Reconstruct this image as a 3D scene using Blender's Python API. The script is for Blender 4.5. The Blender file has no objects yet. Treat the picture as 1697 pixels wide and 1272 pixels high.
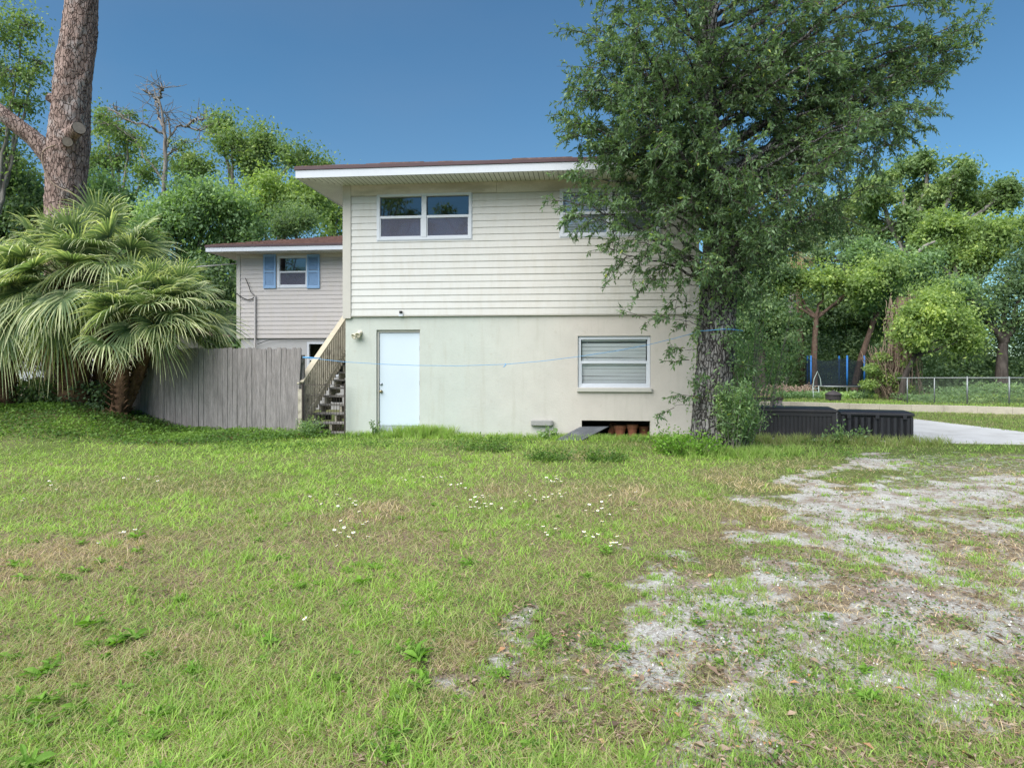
import bpy, math, random
import numpy as np
from mathutils import Vector

random.seed(7)
RNG = np.random.default_rng(11)
SC = bpy.context.scene
COL = SC.collection
F, CX, HY, EYE = 1131.0, 848.5, 597.0, 1.63
TH = math.radians(6.2)
CT, ST = math.cos(TH), math.sin(TH)
HO = np.array([-3.623, 14.818])          # the house's front corner; its facade runs along (CT, -ST)


# ------------------------------------------------------------------ helpers
def at(px, py, Y):
    return np.array([(px - CX) / F * Y, Y, EYE - (py - HY) / F * Y])


def fac(px, py, v=0.0):
    """where a sight line meets the vertical plane v metres behind the facade: (u, z) in house axes"""
    a, b = (px - CX) / F, (HY - py) / F
    t = (HO[0] * ST + HO[1] * CT + v) / (a * ST + CT)
    u = t * (a * CT - ST) - (HO[0] * CT - HO[1] * ST)
    return u, EYE + t * b


def h2w(u, v, z=0.0):
    return np.array([HO[0] + u * CT + v * ST, HO[1] - u * ST + v * CT, z])


def sm(x):
    x = np.clip(x, 0, 1)
    return x * x * (3 - 2 * x)


def _hash(ix, iy, seed):
    n = np.sin(ix * 127.1 + iy * 311.7 + seed * 74.7) * 43758.5453
    return n - np.floor(n)


def vnoise(x, y, seed=0):
    x = np.asarray(x, float); y = np.asarray(y, float)
    ix, iy = np.floor(x), np.floor(y)
    fx, fy = sm(x - ix), sm(y - iy)
    a, b = _hash(ix, iy, seed), _hash(ix + 1, iy, seed)
    c, d = _hash(ix, iy + 1, seed), _hash(ix + 1, iy + 1, seed)
    return (a * (1 - fx) + b * fx) * (1 - fy) + (c * (1 - fx) + d * fx) * fy


def fbm(x, y, seed=0, o=4):
    s, a, t = 0, 1.0, 0
    for i in range(o):
        s = s + a * vnoise(x * 2 ** i + i * 17.3, y * 2 ** i - i * 9.1, seed + i)
        t += a; a *= .5
    return s / t


def ground_h(x, y):
    x = np.asarray(x, float); y = np.asarray(y, float)
    h = .55 * sm((-6.9 - x) / 3.2) * sm((y - 12) / 3.0)
    h = h - .13 * sm((y - 24) / 6) * sm((x - 5) / 4)
    near = 1 - sm((y - 11.5) / 2)
    return h + near * .05 * (fbm(x * .9, y * .9, 5) - .5) + near * .025 * (fbm(x * 4, y * 4, 9, 2) - .5)


def tag(o, label, cat, group=None, kind=None):
    if label: o['label'] = label
    if cat: o['category'] = cat
    if group: o['group'] = group
    if kind: o['kind'] = kind
    return o


def empty(name, loc=(0, 0, 0), rz=0.0):
    o = bpy.data.objects.new(name, None)
    COL.objects.link(o); o.location = [float(c) for c in loc]; o.rotation_euler = (0, 0, rz)
    o.empty_display_size = .1
    return o


class MB:
    """collects shapes into one mesh"""
    def __init__(s): s.v = []; s.f = []; s.m = []
    def quad(s, a, b, c, d, m=0):
        n = len(s.v); s.v += [tuple(map(float, p)) for p in (a, b, c, d)]; s.f.append((n, n + 1, n + 2, n + 3)); s.m.append(m)
    def poly(s, pts, m=0):
        n = len(s.v); s.v += [tuple(map(float, p)) for p in pts]; s.f.append(tuple(range(n, n + len(pts)))); s.m.append(m)
    def box(s, x0, x1, y0, y1, z0, z1, m=0):
        s.hexa([(x0, y0, z0), (x1, y0, z0), (x1, y1, z0), (x0, y1, z0), (x0, y0, z1), (x1, y0, z1), (x1, y1, z1), (x0, y1, z1)], m)
    def hexa(s, p, m=0):
        n = len(s.v); s.v += [tuple(map(float, q)) for q in p]
        for f in ((3, 2, 1, 0), (4, 5, 6, 7), (0, 1, 5, 4), (1, 2, 6, 5), (2, 3, 7, 6), (3, 0, 4, 7)):
            s.f.append(tuple(n + i for i in f)); s.m.append(m)
    def beam(s, a, b, w, d, m=0, up=(0, 0, 1)):
        a, b = Vector([float(c) for c in a]), Vector([float(c) for c in b]); t = (b - a).normalized(); up = Vector(up)
        if abs(t.dot(up)) > .98: up = Vector((0, 1, 0))
        x = t.cross(up).normalized() * (w / 2); y = x.cross(t).normalized() * (d / 2)
        s.hexa([a - x - y, a + x - y, a + x + y, a - x + y, b - x - y, b + x - y, b + x + y, b - x + y], m)
    def tube(s, pts, radii, n=8, m=0, cap=True):
        pts = [Vector([float(c) for c in p]) for p in pts]
        if not hasattr(radii, '__len__'): radii = [radii] * len(pts)
        base = len(s.v); x = None
        for i, p in enumerate(pts):
            t = (pts[min(i + 1, len(pts) - 1)] - pts[max(i - 1, 0)]).normalized()
            if x is None:
                x = t.cross(Vector((0, 0, 1)) if abs(t.z) < .9 else Vector((1, 0, 0))).normalized()
            else:
                x = (x - t * x.dot(t)).normalized()
            y = t.cross(x)
            for k in range(n):
                a = 2 * math.pi * k / n
                s.v.append(tuple(p + (x * math.cos(a) + y * math.sin(a)) * float(radii[i])))
        for i in range(len(pts) - 1):
            for k in range(n):
                a = base + i * n + k; b = base + i * n + (k + 1) % n
                s.f.append((a, b, b + n, a + n)); s.m.append(m)
        if cap:
            s.f.append(tuple(base + k for k in range(n))[::-1]); s.m.append(m)
            s.f.append(tuple(base + (len(pts) - 1) * n + k for k in range(n))); s.m.append(m)
    def lathe(s, prof, n=16, c=(0, 0, 0), m=0):
        base = len(s.v)
        for r, z in prof:
            for k in range(n):
                a = 2 * math.pi * k / n
                s.v.append((c[0] + r * math.cos(a), c[1] + r * math.sin(a), c[2] + z))
        for i in range(len(prof) - 1):
            for k in range(n):
                a = base + i * n + k; b = base + i * n + (k + 1) % n
                s.f.append((a, b, b + n, a + n)); s.m.append(m)
    def build(s, name, mats, parent=None, bevel=0, smooth=False):
        me = bpy.data.meshes.new(name); me.from_pydata(s.v, [], s.f)
        if not isinstance(mats, (list, tuple)): mats = [mats]
        for k in mats: me.materials.append(k)
        if len(mats) > 1: me.polygons.foreach_set('material_index', s.m)
        if smooth: me.polygons.foreach_set('use_smooth', [True] * len(me.polygons))
        me.update()
        o = bpy.data.objects.new(name, me); COL.objects.link(o)
        if parent is not None: o.parent = parent
        if bevel:
            b = o.modifiers.new('bevel', 'BEVEL'); b.width = bevel; b.segments = 2; b.limit_method = 'ANGLE'
        return o


def np_obj(name, V, Fc, mat, parent=None, tint=None, smooth=False):
    """a mesh from numpy arrays; all faces have the same number of corners; tint = one number per face"""
    V = np.ascontiguousarray(V, dtype=np.float32); Fc = np.ascontiguousarray(Fc, dtype=np.int32)
    me = bpy.data.meshes.new(name); n, k = Fc.shape
    me.vertices.add(len(V)); me.vertices.foreach_set('co', V.ravel())
    me.loops.add(n * k); me.loops.foreach_set('vertex_index', Fc.ravel())
    me.polygons.add(n); me.polygons.foreach_set('loop_start', np.arange(0, n * k, k, dtype=np.int32))
    try: me.polygons.foreach_set('loop_total', np.full(n, k, dtype=np.int32))
    except Exception: pass
    if smooth: me.polygons.foreach_set('use_smooth', np.ones(n, dtype=bool))
    if tint is not None:
        at_ = me.attributes.new('tint', 'FLOAT', 'FACE'); at_.data.foreach_set('value', np.ascontiguousarray(tint, dtype=np.float32))
    me.update(calc_edges=True); me.materials.append(mat)
    o = bpy.data.objects.new(name, me); COL.objects.link(o)
    if parent is not None: o.parent = parent
    return o


def norm(a):
    return a / np.maximum(np.linalg.norm(a, axis=-1, keepdims=True), 1e-9)


def leaf_arrays(P, D, N, L, W, fold=.12, droop=.0):
    D = norm(D); S = norm(np.cross(D, N)); N = np.cross(S, D)
    L = L[:, None]; W = W[:, None]
    v0 = P
    v1 = P + D * L * .42 + S * W * .5 + N * W * fold
    v2 = P + D * L - N * L * .08; v2[:, 2] -= droop * L[:, 0]
    v3 = P + D * L * .42 - S * W * .5 + N * W * fold
    V = np.stack([v0, v1, v2, v3], 1).reshape(-1, 3)
    return V, np.arange(len(P) * 4).reshape(-1, 4)


def strip_arrays(P, D, L, W, bend, S=None):
    """grass blades: three cross-sections each, bending towards bend"""
    n = len(P)
    if S is None: S = norm(np.cross(D, bend + np.array([1e-3, 2e-3, 0])))
    L = L[:, None]; W = W[:, None]
    m = P + D * L * .5 + bend * L * .12; t = P + D * L * .85 + bend * L * .45
    V = np.stack([P - S * W * .5, P + S * W * .5, m + S * W * .42, m - S * W * .42, t + S * W * .06, t - S * W * .06], 1).reshape(-1, 3)
    b = np.arange(n)[:, None] * 6
    Fc = np.concatenate([b + np.array([[0, 1, 2, 3]]), b + np.array([[3, 2, 4, 5]])], 1).reshape(-1, 4)
    return V, Fc


def rnd(n): return RNG.random(n)
def gauss(*s): return RNG.normal(size=s)


# ------------------------------------------------------------------ materials
def new_mat(name):
    m = bpy.data.materials.new(name); m.use_nodes = True
    nt = m.node_tree; nt.nodes.clear()
    out = nt.nodes.new('ShaderNodeOutputMaterial')
    return m, nt, out


def N(nt, t, **kw):
    n = nt.nodes.new(t)
    for k, v in kw.items():
        if k in n.inputs: n.inputs[k].default_value = v
        else: setattr(n, k, v)
    return n


def noise(nt, scale, detail=5, rough=.6, coord='Object', stretch=None, dist=0):
    tc = N(nt, 'ShaderNodeTexCoord'); n = N(nt, 'ShaderNodeTexNoise')
    n.inputs['Scale'].default_value = scale; n.inputs['Detail'].default_value = detail
    n.inputs['Roughness'].default_value = rough; n.inputs['Distortion'].default_value = dist
    if stretch:
        mp = N(nt, 'ShaderNodeMapping'); mp.inputs['Scale'].default_value = stretch
        nt.links.new(tc.outputs[coord], mp.inputs['Vector']); nt.links.new(mp.outputs[0], n.inputs['Vector'])
    else:
        nt.links.new(tc.outputs[coord], n.inputs['Vector'])
    return n.outputs['Fac']


def ramp(nt, src, stops, interp='LINEAR'):
    r = N(nt, 'ShaderNodeValToRGB'); r.color_ramp.interpolation = interp
    e = r.color_ramp.elements
    while len(e) < len(stops): e.new(.5)
    for i, (p, c) in enumerate(stops):
        e[i].position = p
        e[i].color = (c, c, c, 1) if not hasattr(c, '__len__') else (*c, 1)
    nt.links.new(src, r.inputs['Fac']); return r.outputs['Color']


def mix(nt, a, b, fac, mode='MIX'):
    m = N(nt, 'ShaderNodeMix', data_type='RGBA', blend_type=mode)
    for i, v in ((6, a), (7, b), (0, fac)):
        if hasattr(v, 'is_output'): nt.links.new(v, m.inputs[i])
        else: m.inputs[i].default_value = v if i == 0 else (*v, 1)
    return m.outputs[2]


def surf(name, col, rough=.7, var=.12, vscale=3., fine=.06, fscale=40., bump=0., bscale=60., spec=.3, stretch=None, stain=None, metal=0., bstretch=None):
    """matt surface whose colour wanders a little, with fine grain, optional stains (colour, scale, threshold, strength)"""
    m, nt, out = new_mat(name)
    b = N(nt, 'ShaderNodeBsdfPrincipled'); b.inputs['Roughness'].default_value = rough
    b.inputs['Specular IOR Level'].default_value = spec; b.inputs['Metallic'].default_value = metal
    col = np.array(col)
    c = ramp(nt, noise(nt, vscale, 5, .6, stretch=stretch), [(.25, tuple(col * (1 - var))), (.75, tuple(np.minimum(col * (1 + var), 1)))])
    if fine:
        f = ramp(nt, noise(nt, fscale, 4, .7, stretch=stretch), [(.3, 1 - fine * 2), (.7, 1.)])
        c = mix(nt, c, f, 1., 'MULTIPLY')
    if stain:
        s = ramp(nt, noise(nt, stain[1], 8, .65, dist=.3, stretch=stain[4] if len(stain) > 4 else None), [(stain[2], 0.), (min(stain[2] + .2, 1), stain[3])])
        c = mix(nt, c, stain[0], s)
    nt.links.new(c, b.inputs['Base Color'])
    if bump:
        bp = N(nt, 'ShaderNodeBump'); bp.inputs['Strength'].default_value = bump; bp.inputs['Distance'].default_value = .02
        nt.links.new(noise(nt, bscale, 6, .65, stretch=bstretch or stretch), bp.inputs['Height']); nt.links.new(bp.outputs[0], b.inputs['Normal'])
    nt.links.new(b.outputs[0], out.inputs[0]); return m


def leaf_mat(name, stops, trans=.3, rough=.5, spec=.25, gain=1.7):
    m, nt, out = new_mat(name)
    a = N(nt, 'ShaderNodeAttribute', attribute_name='tint')
    c = ramp(nt, a.outputs['Fac'], [(p, tuple(min(.8, q * gain) for q in k)) for p, k in stops])
    trans += .12
    b = N(nt, 'ShaderNodeBsdfPrincipled'); b.inputs['Roughness'].default_value = rough; b.inputs['Specular IOR Level'].default_value = spec
    t = N(nt, 'ShaderNodeBsdfTranslucent'); mx = N(nt, 'ShaderNodeMixShader'); mx.inputs[0].default_value = trans
    nt.links.new(c, b.inputs['Base Color'])
    c2 = mix(nt, c, (1.25, 1.35, .6), 1., 'MULTIPLY')
    nt.links.new(c2, t.inputs['Color'])
    nt.links.new(b.outputs[0], mx.inputs[1]); nt.links.new(t.outputs[0], mx.inputs[2]); nt.links.new(mx.outputs[0], out.inputs[0])
    return m


def bark_mat(name, dark, light, scale=9., bump=.8, stretch=(1, 1, .25), lichen=None, tops=.62, crack=0., cw=.10):
    m, nt, out = new_mat(name)
    b = N(nt, 'ShaderNodeBsdfPrincipled'); b.inputs['Roughness'].default_value = .9; b.inputs['Specular IOR Level'].default_value = .1
    n1 = noise(nt, scale, 7, .7, stretch=stretch, dist=.6)
    c = ramp(nt, n1, [(.34, dark), (tops, light)])
    n2 = noise(nt, scale * .22, 4, .6)
    c = mix(nt, c, tuple(np.array(light) * 1.35), ramp(nt, n2, [(.5, 0.), (.75, .45)]))
    if lichen:
        c = mix(nt, c, lichen, ramp(nt, noise(nt, 2.3, 6, .7), [(.52, 0.), (.62, .75)]))
    bp = N(nt, 'ShaderNodeBump'); bp.inputs['Strength'].default_value = bump; bp.inputs['Distance'].default_value = .04
    if crack:                                           # fissures between the bark plates
        tc = N(nt, 'ShaderNodeTexCoord'); mp = N(nt, 'ShaderNodeMapping'); mp.inputs['Scale'].default_value = tuple(crack * k for k in stretch); nt.links.new(tc.outputs['Object'], mp.inputs[0])
        nn = N(nt, 'ShaderNodeTexNoise'); nn.inputs['Scale'].default_value = crack * .6; nn.inputs['Detail'].default_value = 5; nt.links.new(tc.outputs['Object'], nn.inputs['Vector'])
        va = N(nt, 'ShaderNodeVectorMath', operation='MULTIPLY_ADD'); va.inputs[1].default_value = (1.3, 1.3, 1.3); nt.links.new(nn.outputs['Color'], va.inputs[0]); nt.links.new(mp.outputs[0], va.inputs[2])
        vo = N(nt, 'ShaderNodeTexVoronoi', feature='DISTANCE_TO_EDGE'); vo.inputs['Scale'].default_value = 1.; nt.links.new(va.outputs[0], vo.inputs['Vector'])
        fis = ramp(nt, vo.outputs['Distance'], [(0, 0.), (cw, .75), (cw * 2.6, 1.)])
        c = mix(nt, tuple(np.array(dark) * .55), c, fis)
        mlt = N(nt, 'ShaderNodeMath', operation='MULTIPLY_ADD'); mlt.inputs[1].default_value = .35; nt.links.new(n1, mlt.inputs[0]); nt.links.new(fis, mlt.inputs[2]); nt.links.new(mlt.outputs[0], bp.inputs['Height'])
    else: nt.links.new(n1, bp.inputs['Height'])
    nt.links.new(c, b.inputs['Base Color']); nt.links.new(bp.outputs[0], b.inputs['Normal'])
    nt.links.new(b.outputs[0], out.inputs[0]); return m


def glass_mat(name, refl=.14, tint=(.75, .8, .85)):
    m, nt, out = new_mat(name)
    g = N(nt, 'ShaderNodeBsdfGlossy'); g.inputs['Roughness'].default_value = .015; g.inputs['Color'].default_value = (.95, .97, 1, 1)
    t = N(nt, 'ShaderNodeBsdfTransparent'); t.inputs['Color'].default_value = (*tint, 1)
    fr = N(nt, 'ShaderNodeFresnel'); fr.inputs[0].default_value = 1.5
    ad = N(nt, 'ShaderNodeMath', operation='ADD'); ad.inputs[1].default_value = refl; nt.links.new(fr.outputs[0], ad.inputs[0])
    bp = N(nt, 'ShaderNodeBump'); bp.inputs['Strength'].default_value = .02; nt.links.new(noise(nt, 2.5, 2), bp.inputs['Height']); nt.links.new(bp.outputs[0], g.inputs['Normal'])
    mx = N(nt, 'ShaderNodeMixShader'); nt.links.new(ad.outputs[0], mx.inputs[0])
    nt.links.new(t.outputs[0], mx.inputs[1]); nt.links.new(g.outputs[0], mx.inputs[2]); nt.links.new(mx.outputs[0], out.inputs[0]); return m


def veil_mat(name, col, cover):
    """fine mesh too small to model thread by thread: part of the light passes straight through"""
    m, nt, out = new_mat(name)
    d = N(nt, 'ShaderNodeBsdfDiffuse'); d.inputs['Color'].default_value = (*col, 1)
    t = N(nt, 'ShaderNodeBsdfTransparent'); mx = N(nt, 'ShaderNodeMixShader')
    r = ramp(nt, noise(nt, 4, 3), [(.3, cover * .9), (.7, min(cover * 1.1, 1))])
    nt.links.new(r, mx.inputs[0]); nt.links.new(t.outputs[0], mx.inputs[1]); nt.links.new(d.outputs[0], mx.inputs[2])
    nt.links.new(mx.outputs[0], out.inputs[0]); return m


def siding_mat(name, left, right, split, width, var=.05, dirt=(.42, .38, .30)):
    """vinyl whose colour runs from one tone to another along the wall, with grime near the top"""
    m, nt, out = new_mat(name)
    b = N(nt, 'ShaderNodeBsdfPrincipled'); b.inputs['Roughness'].default_value = .55; b.inputs['Specular IOR Level'].default_value = .25
    tc = N(nt, 'ShaderNodeTexCoord'); sp = N(nt, 'ShaderNodeSeparateXYZ'); nt.links.new(tc.outputs['Object'], sp.inputs[0])
    mr = N(nt, 'ShaderNodeMapRange'); mr.inputs[1].default_value = split - width; mr.inputs[2].default_value = split + width
    nz = N(nt, 'ShaderNodeMath', operation='MULTIPLY_ADD'); nz.inputs[1].default_value = 2.5; nt.links.new(noise(nt, .5, 3), nz.inputs[0]); nz.inputs[2].default_value = -1.25
    ad = N(nt, 'ShaderNodeMath', operation='ADD'); nt.links.new(sp.outputs[0], ad.inputs[0]); nt.links.new(nz.outputs[0], ad.inputs[1])
    nt.links.new(ad.outputs[0], mr.inputs[0])
    c = mix(nt, left, right, mr.outputs[0])
    f = ramp(nt, noise(nt, 1.2, 6, .65, stretch=(.35, 1, 2.5)), [(.3, 1 - var), (.7, 1.)])
    c = mix(nt, c, f, 1., 'MULTIPLY')
    st = ramp(nt, noise(nt, 3., 8, .7, stretch=(2.2, 1, .5)), [(.46, 0.), (.76, .42)])
    c = mix(nt, c, dirt, st)
    nt.links.new(c, b.inputs['Base Color'])
    bp = N(nt, 'ShaderNodeBump'); bp.inputs['Strength'].default_value = .12; bp.inputs['Distance'].default_value = .01
    nt.links.new(noise(nt, 25, 4, .6, stretch=(.2, 1, 2)), bp.inputs['Height']); nt.links.new(bp.outputs[0], b.inputs['Normal'])
    nt.links.new(b.outputs[0], out.inputs[0]); return m


M = {}
M['siding'] = siding_mat('cream_siding', (.555, .545, .52), (.53, .50, .455), 4.3, 2.4)
M['siding2'] = siding_mat('pinkish_siding', (.475, .44, .425), (.475, .44, .425), 0, 3)
M['trim'] = surf('cream_trim', (.48, .455, .41), .5, .05, 2, .04)
M['white'] = surf('white_vinyl', (.56, .58, .62), .4, .03, 3, .03)
M['fascia'] = surf('white_fascia', (.54, .56, .60), .45, .05, 1.5, .05, stain=((.4, .38, .36), 3, .6, .35))
M['soffit'] = surf('soffit_vinyl', (.70, .69, .66), .5, .05, 2, .04, stain=((.36, .33, .28), 1.5, .5, .4))
M['dark_gap'] = surf('dark_gap', (.10, .09, .08), .9, .1)
M['maroon'] = surf('maroon_edge', (.08, .045, .05), .5, .15)
M['shingle'] = surf('brown_red_shingle', (.23, .135, .115), .9, .3, 6, .2, 30, bump=.6, bscale=25, stain=((.16, .12, .10), 2, .5, .6))
M['door'] = surf('pale_blue_white_door', (.53, .60, .66), .45, .02, 1.5, .02, stain=((.55, .58, .6), 3.5, .66, .25))
M['kick'] = surf('grey_door_foot', (.36, .40, .44), .6, .08, 4, .06)
M['stucco2'] = surf('white_grey_stucco', (.44, .43, .43), .85, .08, 1.5, .08, 60, bump=.4, bscale=70)
M['blue'] = surf('powder_blue_paint', (.22, .36, .56), .6, .06, 3, .05)
M['glass'] = glass_mat('window_glass', .085); M['glass_clear'] = glass_mat('clear_glass', .0, (.97, .98, .98))
M['screen'] = veil_mat('insect_screen', (.16, .16, .22), .5)
M['blind'] = surf('white_blind', (.82, .82, .82), .5, .03, 5, .03)
M['interior'] = surf('dull_interior', (.22, .20, .20), .9, .1)
M['cream_lamp'] = surf('cream_lamp_paint', (.66, .60, .48), .45, .06, 8, .05)
M['brass'] = surf('tarnished_brass', (.34, .28, .16), .35, .2, 20, .1, metal=.8)
M['steel'] = surf('brushed_steel', (.40, .43, .48), .35, .1, 20, .1, metal=.8)
M['grey_duct'] = surf('grey_painted_duct', (.30, .29, .28), .6, .1, 9, .08)
M['black_sheet'] = surf('black_plastic_sheet', (.10, .105, .115), .5, .25, 4, .1, stain=((.22, .23, .25), 3, .5, .5))
M['terracotta'] = surf('terracotta', (.34, .13, .075), .85, .25, 7, .1, stain=((.4, .32, .26), 6, .55, .5))
M['cable'] = surf('black_cable', (.03, .03, .03), .6, .1)
M['pipe'] = surf('white_pipe', (.48, .45, .44), .5, .06)
M['rope'] = surf('blue_rope', (.10, .30, .55), .7, .15, 20)
M['wood_grey'] = surf('weathered_grey_wood', (.30, .272, .262), .9, .34, 5, .2, 16, bump=.8, bscale=40, stretch=(4, 4, .35), stain=((.17, .14, .13), 3, .56, .5, (3, 3, .6)))
M['wood_dirty'] = surf('dirty_cream_wood', (.50, .45, .36), .85, .2, 4, .12, 30, bump=.3, bscale=40, stain=((.08, .07, .06), 5, .5, .8))
M['tread'] = surf('worn_tread', (.30, .28, .26), .9, .25, 5, .15, 30, bump=.4, stretch=(.4, 3, 3), stain=((.04, .04, .04), 5, .5, .8))
M['rail'] = surf('cream_rail', (.46, .41, .31), .7, .12, 4, .08, stain=((.2, .17, .13), 5, .6, .5))
M['rust'] = surf('black_rusty_wire', (.045, .035, .03), .7, .4, 12)
M['deckbox'] = surf('dark_brown_resin', (.030, .027, .030), .42, .15, 3, .08, 60, bump=.15, bscale=120, spec=.4, stain=((.09, .08, .075), 3, .58, .45))
M['deckbox2'] = surf('black_ribbed_resin', (.024, .023, .028), .45, .15, 3, .08, 60, bump=.15, bscale=120, spec=.4, stain=((.08, .075, .07), 3, .6, .4))
M['concrete'] = surf('pale_concrete', (.54, .53, .52), .85, .07, .8, .06, 30, bump=.2, bscale=50, stain=((.30, .285, .26), 1.1, .47, .5))
M['kerbwall'] = surf('stained_concrete_wall', (.52, .46, .37), .9, .14, 1.5, .1, 30, bump=.4, bscale=30, stain=((.22, .19, .15), 1.2, .52, .6))
M['galv'] = surf('galvanised_steel', (.21, .225, .225), .4, .12, 8, .05, metal=.5)
M['blue_foam'] = surf('blue_foam_sleeve', (.015, .11, .33), .6, .12, 5)
M['net'] = veil_mat('black_safety_net', (.02, .028, .035), .52)
M['mesh_wire'] = surf('dull_mesh_wire', (.10, .105, .10), .6, .15)
M['black_mat'] = surf('black_trampoline_mat', (.02, .02, .025), .7, .1)
M['firepit'] = surf('burnt_steel', (.05, .042, .045), .7, .3, 8)
M['pale_metal'] = surf('pale_painted_metal', (.30, .36, .34), .5, .08)
M['neighbour'] = siding_mat('yellowed_siding', (.62, .56, .42), (.58, .53, .41), 0, 3)
M['white_paint'] = surf('white_vehicle_paint', (.72, .76, .82), .3, .03)
M['tyre'] = surf('dark_rubber', (.03, .03, .03), .8, .1)
M['orange_wood'] = surf('flaking_orange_wood', (.36, .19, .09), .9, .3, 9, .15, stain=((.62, .55, .45), 9, .55, .7))
M['pale_wood'] = surf('raw_pink_board', (.48, .30, .20), .85, .15, 5, .1)
M['dark_wood'] = surf('dark_bench_wood', (.10, .07, .055), .85, .2, 6)
M['brick'] = surf('pale_pink_block', (.50, .40, .35), .9, .2, 8, .1, bump=.4)
M['oak_bark'] = bark_mat('oak_bark', (.06, .053, .048), (.25, .235, .225), 14, 1., (1, 1, .28), lichen=(.27, .27, .255), crack=17)
M['pine_bark'] = bark_mat('pine_bark', (.16, .105, .088), (.34, .25, .215), 12, 1., (1, 1, .36), lichen=(.33, .30, .285), crack=13, cw=.05)
M['cut_wood'] = surf('sawn_wood', (.24, .20, .165), .9, .2, 10, .1)
M['grey_bark'] = bark_mat('grey_bark', (.10, .085, .075), (.27, .245, .22), 5, .4)
M['dark_bark'] = bark_mat('dark_bark', (.03, .025, .022), (.11, .09, .08), 5, .4)
M['red_bark'] = bark_mat('red_bark', (.075, .048, .036), (.20, .135, .105), 9, .6)
M['boots'] = bark_mat('palm_boots', (.05, .028, .02), (.20, .115, .07), 14, .9, (1, 1, .6))
M['petiole'] = surf('palm_stalk', (.13, .15, .06), .5, .2, 8)
M['dead_vine'] = surf('dead_brown_vine', (.27, .20, .15), .9, .25, 6)

# foliage: low tint = dark / old leaf, high tint = fresh leaf
M['oak_leaf'] = leaf_mat('oak_leaf', [(0, (.034, .058, .031)), (.5, (.064, .103, .047)), (.88, (.10, .142, .07)), (.95, (.19, .24, .05)), (1, (.30, .25, .04))], .3, .42, .35, 2.15)
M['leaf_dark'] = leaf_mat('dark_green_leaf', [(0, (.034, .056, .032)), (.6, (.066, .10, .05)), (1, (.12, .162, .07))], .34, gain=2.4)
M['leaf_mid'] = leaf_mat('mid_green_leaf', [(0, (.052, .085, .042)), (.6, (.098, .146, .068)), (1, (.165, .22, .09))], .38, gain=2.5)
M['leaf_bright'] = leaf_mat('bright_green_leaf', [(0, (.07, .105, .04)), (.6, (.135, .182, .06)), (1, (.235, .27, .085))], .38, gain=2.25)
M['leaf_olive'] = leaf_mat('olive_leaf', [(0, (.045, .072, .028)), (.6, (.088, .128, .05)), (1, (.16, .195, .075))], .32, gain=2.3)
M['leaf_grey'] = leaf_mat('grey_green_leaf', [(0, (.06, .085, .05)), (.6, (.12, .165, .075)), (1, (.22, .27, .13))], .3)
M['palm_leaf'] = leaf_mat('palm_leaf', [(0, (.045, .07, .038)), (.45, (.10, .135, .068)), (.72, (.26, .275, .15)), (1, (.46, .42, .24))], .28, .4, .35, 2.1)
M['dead_palm'] = leaf_mat('dead_palm_leaf', [(0, (.12, .075, .045)), (1, (.34, .25, .16))], .15, .8)
M['grass'] = leaf_mat('lawn_grass', [(0, (.42, .33, .22)), (.22, (.29, .225, .15)), (.42, (.20, .195, .09)), (.66, (.165, .22, .065)), (.86, (.16, .26, .05)), (1, (.23, .33, .07))], .3, .55, .2, 1.72)
M['vine_leaf'] = leaf_mat('ground_vine_leaf', [(0, (.10, .075, .04)), (.12, (.04, .08, .022)), (.6, (.075, .14, .028)), (1, (.14, .23, .045))], .25, .5, .2, 1.35)
M['litter'] = leaf_mat('dead_leaf', [(0, (.09, .065, .05)), (.5, (.22, .155, .115)), (.85, (.36, .28, .22)), (1, (.40, .22, .12))], .1, .8, .1, 1.25)
M['weed'] = leaf_mat('weed_leaf', [(0, (.08, .17, .025)), (.7, (.16, .30, .04)), (1, (.22, .32, .08))], .28, .6, .2, 1.2)
M['petal'] = surf('white_petal', (.80, .79, .76), .6, .03)
M['yolk'] = surf('yellow_disc', (.60, .42, .05), .7, .1)
M['stem'] = surf('green_stem', (.10, .17, .04), .6, .1)


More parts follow.
